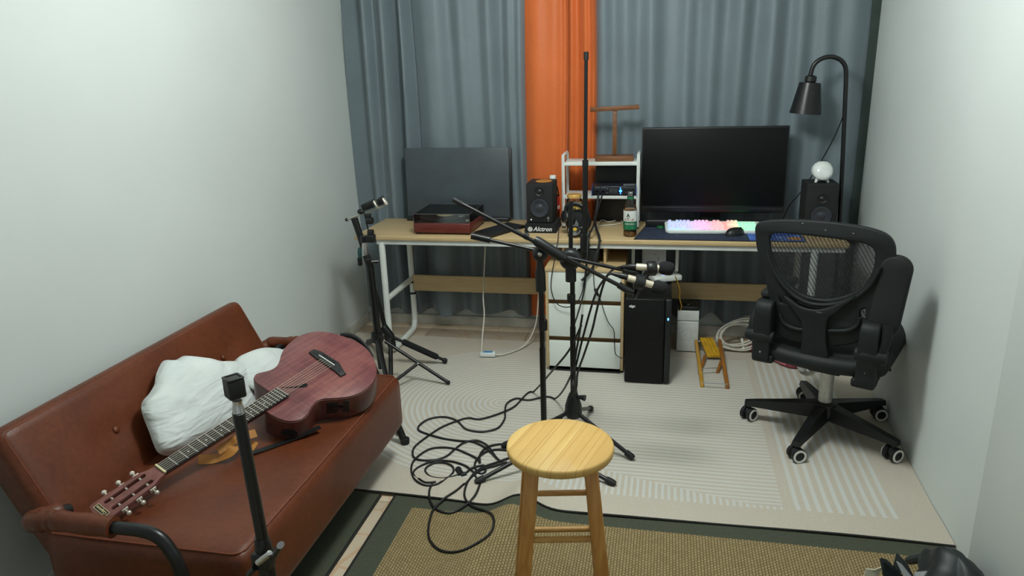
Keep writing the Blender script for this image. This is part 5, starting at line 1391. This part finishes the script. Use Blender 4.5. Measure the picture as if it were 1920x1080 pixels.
for (pa_1, pb_1, ps) in (((683, 391), (701, 384), ((699, 376.5), (710, 390))), ((712, 381), (718, 378), ((716, 371), (726, 384)))):
    a, c = along(*pa_1), along(*pb_1); cen = (a + c) / 2; Ld = (c - a).length
    k = MB().box((0, 0, 0), (Ld + .01, .045, .034), .004, M=frame(cen + Vector((0, 0, .008)), dirr, (0, 1, .15))).build('phone_clamp', BLACK, l2, world=True)
    a, c = along(*ps[0]), along(*ps[1])
    MB().tube([a, a.lerp(c, .2), a.lerp(c, .8), c], [.008, .0125, .0125, .009], 12, flat=.8).build('clamp_jaw', SILVER, k, world=True)
f1_ = at(834, 676, 'z', .024)
h2 = P3(732, 630, l2y)
MB().tube([P3(718, 612, l2y), h2, P3(735, 650, l2y)], .022, 12).build('hub', BLACK, l2, world=True)
lg = MB().cyl(h2, f1_, .0085, n=10).build('leg', BLACKM, l2, world=True)
MB().tube([h2.lerp(f1_, .22), h2.lerp(f1_, .24), h2.lerp(f1_, .84), h2.lerp(f1_, .87)], [.013, .0165, .0165, .012], 12).build('foam_grip', FOAM, lg, world=True)
MB().ball(f1_, .015, 12, 8).build('rubber_foot', BLACKR, lg, world=True)
for f in (at(733, 718, 'z', .012), at(690, 640, 'z', .012)):
    lg = MB().cyl(h2, f, .012, n=10).build('leg', BLACKM, l2, world=True)
    MB().ball(f, .012, 10, 6).build('rubber_foot', BLACKR, lg, world=True)

# ------------------------------------------------------------------ round wooden stool in front
SW = NT('stool_pine')
n1 = SW.noise(SW.coord(scale=(1.2, 14, 4)), 3, 4)
wv2 = SW.node('ShaderNodeTexWave', wave_type='BANDS', bands_direction='Y'); wv2.inputs['Scale'].default_value = 2.6; wv2.inputs['Distortion'].default_value = 6; wv2.inputs['Detail'].default_value = 2; wv2.inputs['Detail Scale'].default_value = .5
SW.link(SW.coord(scale=(.55, 3.2, 1)), wv2.inputs['Vector'])
lines = SW.ramp(wv2.outputs['Fac'], [(.0, (0, 0, 0, 1)), (.03, (.6, .6, .6, 1)), (.09, (1, 1, 1, 1))])
sy = SW.node('ShaderNodeSeparateXYZ'); SW.link(SW.coord(), sy.inputs[0])
board = SW.node('ShaderNodeTexWhiteNoise', noise_dimensions='1D'); SW.link(SW.math('FLOOR', SW.math('DIVIDE', SW.math('ADD', sy.outputs[1], .022), .068)), board.inputs['W'])
basec = SW.ramp(SW.math('ADD', SW.math('MULTIPLY', n1, .65), SW.math('MULTIPLY', board.outputs[0], .35)), [(.25, rgb(206, 164, 96)), (.7, rgb(224, 190, 122))])
bw = SW.node('ShaderNodeRGBToBW'); SW.link(lines, bw.inputs[0])
SW.set(Base_Color=SW.mix(bw.outputs[0], rgb(200, 156, 90), basec), Roughness=.5, Specular_IOR_Level=.3)
SLEG = wood('stool_leg_wood', rgb(216, 164, 92), rgb(176, 114, 54), (9, 9, 1.2), .35, grain=4, coat=.2)
SRUNG = wood('stool_rung_wood', rgb(214, 170, 100), rgb(176, 128, 66), (1.5, 9, 9), .4, grain=4)
SH = .535
sc0 = at(1050, 831, 'z', SH)
stl = thing('round_stool', 'round pale wooden stool with four legs in the foreground', 'stool', (sc0.x, sc0.y, 0), .19)
SR = .1445
# seat glued up from boards; grain runs along the seat's local x
cuts = (-SR - .01, -.088, -.022, .048, .105, SR + .01)
for c0_, c1_ in zip(cuts, cuts[1:]):
    sm = MB().lathe([(0, -.027), (SR * .93, -.027), (SR * .985, -.022), (SR, -.012), (SR * .992, -.004), (SR * .96, 0), (0, 0)], TR(0, 0, SH), 96)
    bb = bmesh.new(); vv = [bb.verts.new(p) for p in sm.v]
    for f in sm.f:
        try: bb.faces.new([vv[i] for i in f])
        except ValueError: pass
    bmesh.ops.remove_doubles(bb, verts=bb.verts, dist=1e-6)
    for cc_, nn_ in ((c0_ + .0003, (0, -1, 0)), (c1_ - .0003, (0, 1, 0))):
        r_b = bmesh.ops.bisect_plane(bb, geom=bb.verts[:] + bb.edges[:] + bb.faces[:], plane_co=(0, cc_, 0), plane_no=nn_, clear_outer=True)
        ed = [e for e in r_b['geom_cut'] if isinstance(e, bmesh.types.BMEdge)]
        if ed: bmesh.ops.holes_fill(bb, edges=ed)
    sb_ = MB().bm(bb).build('seat_board', SW.m, stl)
    sb_.rotation_euler = (0, 0, math.radians(76) - .19)
LEGA = [(-.081, -.072), (.081, -.072), (.085, .080), (-.085, .080)]
FLZ = .0105
legs = []
for (x, y) in LEGA:
    top = Vector((x * .93, y * .93, SH - .027)); k = 1.50 if y < 0 else 1.42
    bot = Vector((x * k, y * k, FLZ)); d = bot - top
    Mx = frame(top, Vector((1, 0, 0)), d.cross(Vector((1, 0, 0))).cross(d).cross(Vector((1, 0, 0)))) 
    zd = d.normalized(); xd = (Vector((1, 0, 0)) - zd * zd.x).normalized(); yd = zd.cross(xd)
    Mx = Matrix(((xd.x, yd.x, zd.x, top.x), (xd.y, yd.y, zd.y, top.y), (xd.z, yd.z, zd.z, top.z), (0, 0, 0, 1)))
    MB().box((0, 0, d.length / 2), (.036, .036, d.length), .004, M=Mx).build('leg', SLEG, stl)
    legs.append((top, bot))
def onleg(i, z):
    a, c = legs[i]; return a.lerp(c, (a.z - z) / (a.z - c.z))
yR, yF = sc0.y + .105, sc0.y - .10
for (i, j, zs_) in ((0, 1, (at(1055, 1019, 'y', yF).z,)), (3, 2, (at(1050, 918, 'y', yR).z, at(1055, 990, 'y', yR).z)), (0, 3, (.30, .20)), (1, 2, (.30, .20))):
    for z in zs_:
        p, q_ = onleg(i, z), onleg(j, z)
        MB().cyl(p, q_, .0085, n=12).build('rung', SRUNG, stl)

# ------------------------------------------------------------------ foreground pole with square head
py_ = 1.0
fp = thing('pole_stand', 'black metal pole stand with black cube head in the foreground', 'stand', (at(500, 1040, 'y', py_).x, py_, 0))
pz0, pz1 = P3(447, 772, py_), P3(492, 1010, py_)
bx_ = (pz0.x + pz1.x) / 2
MB().tube([pz1, pz0], .0108, 18).build('upper_pole', BLACKM, fp, world=True)
MB().tube([P3(447.5, 774, py_), P3(447, 768, py_), P3(445.5, 757, py_), P3(445, 750, py_)], [.0108, .0100, .0078, .0088], 18).build('silver_neck', CHROME, fp, world=True)
hc_ = P3(439.5, 727, py_)
hd_ = MB().box((0, 0, 0), (.029, .029, .034), .003, M=TR(*hc_) @ RZ(.95), seg=2).build('cube_head', BLACK, fp, world=True)
MB().box((0, 0, 0), (.020, .020, .003), .0005, M=TR(hc_.x, hc_.y, hc_.z + .0172) @ RZ(.95)).build('head_recess', mat('head_recess', rgb(40, 42, 42), .5), hd_, world=True)
for k in range(4):
    MB().box((.0125, 0, 0), (.004, .026, .003), .0005, M=TR(hc_.x, hc_.y, hc_.z + .0185) @ RZ(.95 + k * PI / 2)).build('head_lip', BLACK, hd_, world=True)
lo_ = P3(500, 1050, py_)
MB().tube([P3(490, 1006, py_), P3(494, 1025, py_), (pz1.x, py_, .32)], [.0125, .0155, .0155], 16).build('lower_pole', BLACKM, fp, world=True)
MB().box((0, 0, 0), (.034, .03, .034), .004, M=TR(*P3(494, 1048, py_ - .005))).build('clamp_collar', BLACK, fp, world=True)
MB().tube([P3(484, 1055, py_ - .025), P3(506, 1038, py_ - .025)], .0065, 10).build('clamp_bolt', CHROME, fp, world=True)
for (a, c) in (((512, 1046), (526, 1022)), ((466, 1078), (480, 1062))):
    MB().tube([P3(*a, py_ - .02), P3(*c, py_ - .02)], [.0085, .0105], 8, flat=.6).build('wing_knob', BLACK, fp, world=True)
for k in range(3):
    a = .5 + k * 2 * PI / 3; f = Vector((pz1.x + .2 * math.cos(a), py_ + .2 * math.sin(a), .024))
    lg = MB().cyl((pz1.x, py_, .34), f, .008, n=10).build('leg', BLACKM, fp, world=True)
    MB().ball(f, .012, 10, 6).build('rubber_foot', BLACKR, lg, world=True)

# ------------------------------------------------------------------ cables
def cable(pts, r, n=7):
    P = spline(pts, 7)
    for p in P: p.z = max(p.z, floor_z(p.x, p.y) + r + .001)
    return MB().tube(P, r, n)
CABLE = mat('black_cable', rgb(18, 19, 20), .5, vary=.08)
def fz(px, py, h=.006):
    p = at(px, py, 'z', RUGZ + h); z = floor_z(p.x, p.y) + .006
    return at(px, py, 'z', max(z, .01))
c4 = lambda pts: [fz(760 + x / 4.0, 780 + y / 4.0) for (x, y) in pts]
mc = thing('microphone_cable', 'black microphone cable coiled on the rug left of the stool', 'cable', (-.8, 2.45, .01))
loop = [rel(1092, 590, 2.6), rel(1082, 650, 2.62), rel(1070, 705, 2.66), fz(1040, 748), fz(990, 750), fz(968, 747), fz(950, 757), fz(947, 775)] + \
    c4([(745, 20), (700, 85), (620, 112), (540, 116), (450, 95), (400, 45), (340, 15), (260, 6), (170, 25), (105, 70), (100, 105), (160, 132), (270, 165), (400, 185), (500, 192), (580, 225), (640, 270), (690, 320), (740, 350)])
cable(loop, .0043).build('cord', CABLE, mc, world=True)
loop2 = [rel(1090, 610, 2.62), rel(1068, 655, 2.66), rel(1040, 690, 2.72), fz(1000, 735), fz(960, 765), fz(905, 785)] + \
    c4([(470, 15), (380, 40), (270, 85), (170, 150), (80, 220), (55, 270), (70, 315), (130, 332), (230, 328), (310, 300), (370, 250), (430, 205), (500, 184), (560, 190), (620, 225), (660, 280), (690, 320)])
cable(loop2, .0043).build('cord', CABLE, mc, world=True)
loop3 = c4([(770, 210), (690, 212), (610, 235), (560, 290), (560, 350), (540, 320), (450, 275), (370, 245), (280, 235), (190, 245), (110, 290), (55, 350), (45, 420), (75, 480), (150, 520), (240, 510), (310, 470), (360, 420), (350, 375), (290, 350), (210, 355), (150, 400), (180, 450), (270, 468), (350, 455), (400, 440)])
cable(loop3, .0043).build('cord', CABLE, mc, world=True)
loop4 = c4([(770, 255), (690, 250), (610, 265), (540, 320), (520, 380), (560, 430), (600, 415), (590, 370), (500, 390), (455, 430)])
cable(loop4, .0043).build('cord', CABLE, mc, world=True)
loop5 = c4([(230, 494), (150, 498), (90, 470), (60, 430), (90, 390), (170, 350), (260, 335), (350, 340), (440, 368), (500, 410), (520, 440), (540, 480)])
cable(loop5, .0043).build('cord', CABLE, mc, world=True)
loop6 = c4([(785, 310), (690, 345), (590, 380), (520, 425), (460, 500), (380, 560), (290, 620), (220, 690), (185, 770), (172, 870), (190, 940), (250, 1000), (350, 1025), (450, 1010), (560, 950), (640, 880), (665, 810), (645, 750), (590, 710), (500, 675), (450, 620), (445, 560), (475, 490), (530, 430), (590, 395), (680, 370), (760, 345)])
cable(loop6, .0043).build('cord', CABLE, mc, world=True)
loop7 = c4([(205, 500), (180, 560), (185, 630), (220, 690), (290, 722), (360, 720), (450, 670), (520, 600), (560, 520), (570, 470)])
cable(loop7, .0043).build('cord', CABLE, mc, world=True)
a = fz(760 + 455 / 4, 780 + 440 / 4, .018); c = fz(760 + 390 / 4, 780 + 395 / 4, .03)
MB().tube([fz(760 + 455 / 4, 780 + 435 / 4, .012), fz(760 + 415 / 4, 780 + 445 / 4, .016)], [.009, .012], 12).build('plug', BLACK, mc, world=True)
MB().tube([fz(760 + 420 / 4, 780 + 445 / 4, .018), fz(760 + 395 / 4, 780 + 398 / 4, .018)], .0125, 12).build('plug_shell', BLACK, mc, world=True)

ml = thing('microphone_lead', 'black lead from the further microphone down to the rug', 'cable', (-.2, 2.6, .3))
xlr(ml, (1166, 500), (1192, 500), m1y)
cable([rel(1166, 500, m1y), rel(1150, 505, m1y), rel(1134, 522, m1y - .02), rel(1118, 548, m1y), rel(1106, 585, m1y), rel(1095, 625, m1y + .01), rel(1085, 665, m1y + .02), rel(1077, 700, m1y + .03), rel(1072, 740, m1y), fz(1064, 780)], .0043).build('cord', CABLE, ml, world=True)
ml = thing('microphone_lead', 'black lead from the nearer microphone down to the rug', 'cable', (-.2, 2.5, .3))
xlr(ml, (1148, 513), (1177, 520), m2y)
cable([rel(1148, 513, m2y), rel(1138, 518, m2y), rel(1128, 545, m2y), rel(1117, 590, m2y), rel(1110, 620, m2y), rel(1095, 665, m2y + .06), rel(1083, 700, m2y + .12), rel(1078, 735, m2y + .12), fz(1050, 790)], .0043).build('cord', CABLE, ml, world=True)
# leads from the audio interface over the desk edge
for (lab, pts, r) in (('thick black cable hanging from the audio interface, right one', [P3(1122, 366, 3.70), P3(1118, 395, 3.66), P3(1115, 412, 3.6), P3(1118, 428, 3.5), P3(1124, 447, 3.43), P3(1121, 470, 3.40), P3(1112, 500, 3.38), P3(1098, 519, 3.38), P3(1090, 526, 3.375)], .0065),
                      ('black cable hanging from the audio interface, left one', [P3(1129, 366, 3.70), P3(1122, 390, 3.64), P3(1112, 425, 3.5), P3(1103, 445, 3.43), P3(1101, 480, 3.39), P3(1099, 510, 3.375), P3(1094, 550, 3.37), P3(1083, 590, 3.3), P3(1075, 615, 3.1), P3(1074, 640, 2.9), rel(1076, 690, 2.7), fz(1082, 740)], .0043),
                      ('thin black cord looping in front of the top drawer', [P3(1048, 425, 3.47), P3(1046, 450, 3.43), P3(1041, 480, 3.40), P3(1034, 520, 3.375), P3(1034, 545, 3.375), P3(1043, 568, 3.37), P3(1060, 576, 3.37), P3(1078, 571, 3.36), P3(1090, 552, 3.37), P3(1096, 520, 3.375), P3(1099, 490, 3.39)], .0026),
                      ('thin black cord with inline switch running to the tower', [P3(1128, 450, 3.43), P3(1117, 475, 3.40), P3(1113, 500, 3.375), P3(1114, 535, 3.37), P3(1119, 550, 3.37), P3(1127, 565, 3.37), P3(1133, 585, 3.37), P3(1141, 605, 3.37), P3(1151, 620, 3.37), P3(1152, 645, 3.37), P3(1155, 665, 3.37), P3(1171, 674, 3.275)], .0022)):
    k = thing('cable', lab, 'cable', pts[4])
    cable(pts, r).build('cord', CABLE, k, world=True)
    if 'switch' in lab: MB().tube([P3(1115, 541, 3.365), P3(1116, 543, 3.365), P3(1121, 553, 3.365), P3(1122, 555, 3.365)], [.004, .0075, .0075, .004], 8).build('inline_switch', BLACK, k, world=True)
yc = thing('network_cable', 'yellow network cable hanging from the router beside the tower', 'cable', (.09, 3.5, .45))
MB().tube(spline([at(1266, 518, 'y', 3.54), at(1270, 528, 'y', 3.56), at(1275, 545, 'y', 3.58), at(1274, 558, 'y', 3.6), at(1278, 575, 'y', 3.62), at(1274, 583, 'y', 3.64)], 6), .0028, 6).build('cord', mat('yellow_cable', rgb(206, 152, 44), .5), yc, world=True)

# ------------------------------------------------------------------ crumpled bag in the near right corner
bgp = at(1735, 1070, 'z', .10)
BAGM = mat('bag_nylon', rgb(30, 38, 40), .5, vary=.15, bump=.3, bscale=40)
bg = thing('black_bag', 'crumpled black bag with silver lining beside the right wall', 'bag', (bgp.x, bgp.y - .06, .009))
rnd = random.Random(11)
def crumple(c, r, seed, amp=.25):
    rr_ = random.Random(seed); ph = [rr_.uniform(0, 6) for _ in range(6)]
    b = MB().ball((0, 0, 0), 1, 28, 16)
    for i, p in enumerate(b.v):
        k = 1 + amp * (.5 * math.sin(5 * p.x + 3 * p.y + ph[0]) + .4 * math.sin(-4 * p.y + 6 * p.z + ph[1]) + .3 * abs(math.sin(7 * p.x - 5 * p.z + ph[2])))
        b.v[i] = Vector((c[0] + r[0] * p.x * k, c[1] + r[1] * p.y * k, max(.001, c[2] + r[2] * p.z * k)))
    return b
crumple((.06, .02, .075), (.085, .11, .085), 3).build('body', BAGM, bg)
crumple((-.06, -.05, .04), (.09, .08, .05), 8).build('flap', BAGM, bg)
def fin(pts, th=.004):
    P = [Vector(p) for p in pts]; n = (P[1] - P[0]).cross(P[2] - P[0]).normalized() * th
    m_ = len(P); return MB().add([p + n for p in P] + [p - n for p in P], [tuple(range(m_)), tuple(range(2 * m_ - 1, m_ - 1, -1))] + [(i, m_ + i, m_ + (i + 1) % m_, (i + 1) % m_) for i in range(m_)])
def bl(px, py, z): return Vector(at(px, py, 'z', z)) - Vector(bg.location)
fin([bl(1651, 1047, .11), bl(1662, 1051, .10), bl(1695, 1085, .07), bl(1660, 1090, .05)]).build('strap_end', BAGM, bg)
fin([bl(1682, 1037, .12), bl(1700, 1056, .11), bl(1716, 1090, .08), bl(1675, 1065, .08)]).build('strap_end', BAGM, bg)
fin([bl(1681, 1052, .118), bl(1690, 1058, .118), bl(1712, 1085, .10), bl(1694, 1078, .10)], .002).build('zip_strip', GREYP, bg)
fin([bl(1714, 1073, .115), bl(1750, 1069, .12), bl(1746, 1090, .10), bl(1716, 1092, .10)], .002).build('silver_lining', mat('silver_glitter', rgb(170, 172, 176), .4, .5, vary=.2, nscale=300), bg)
MB().tube(spline([bl(1708, 1050, .06), bl(1728, 1046, .09), bl(1755, 1038, .12), bl(1785, 1044, .12), bl(1800, 1066, .10)], 6), .022, 10, flat=.6).build('handle', BAGM, bg)
fin([bl(1618, 1082, .03), bl(1624, 1066, .06), bl(1640, 1068, .06), bl(1655, 1062, .06), bl(1640, 1090, .03)], .002).build('cream_paper', mat('cream_paper', rgb(205, 202, 180), .7), bg)
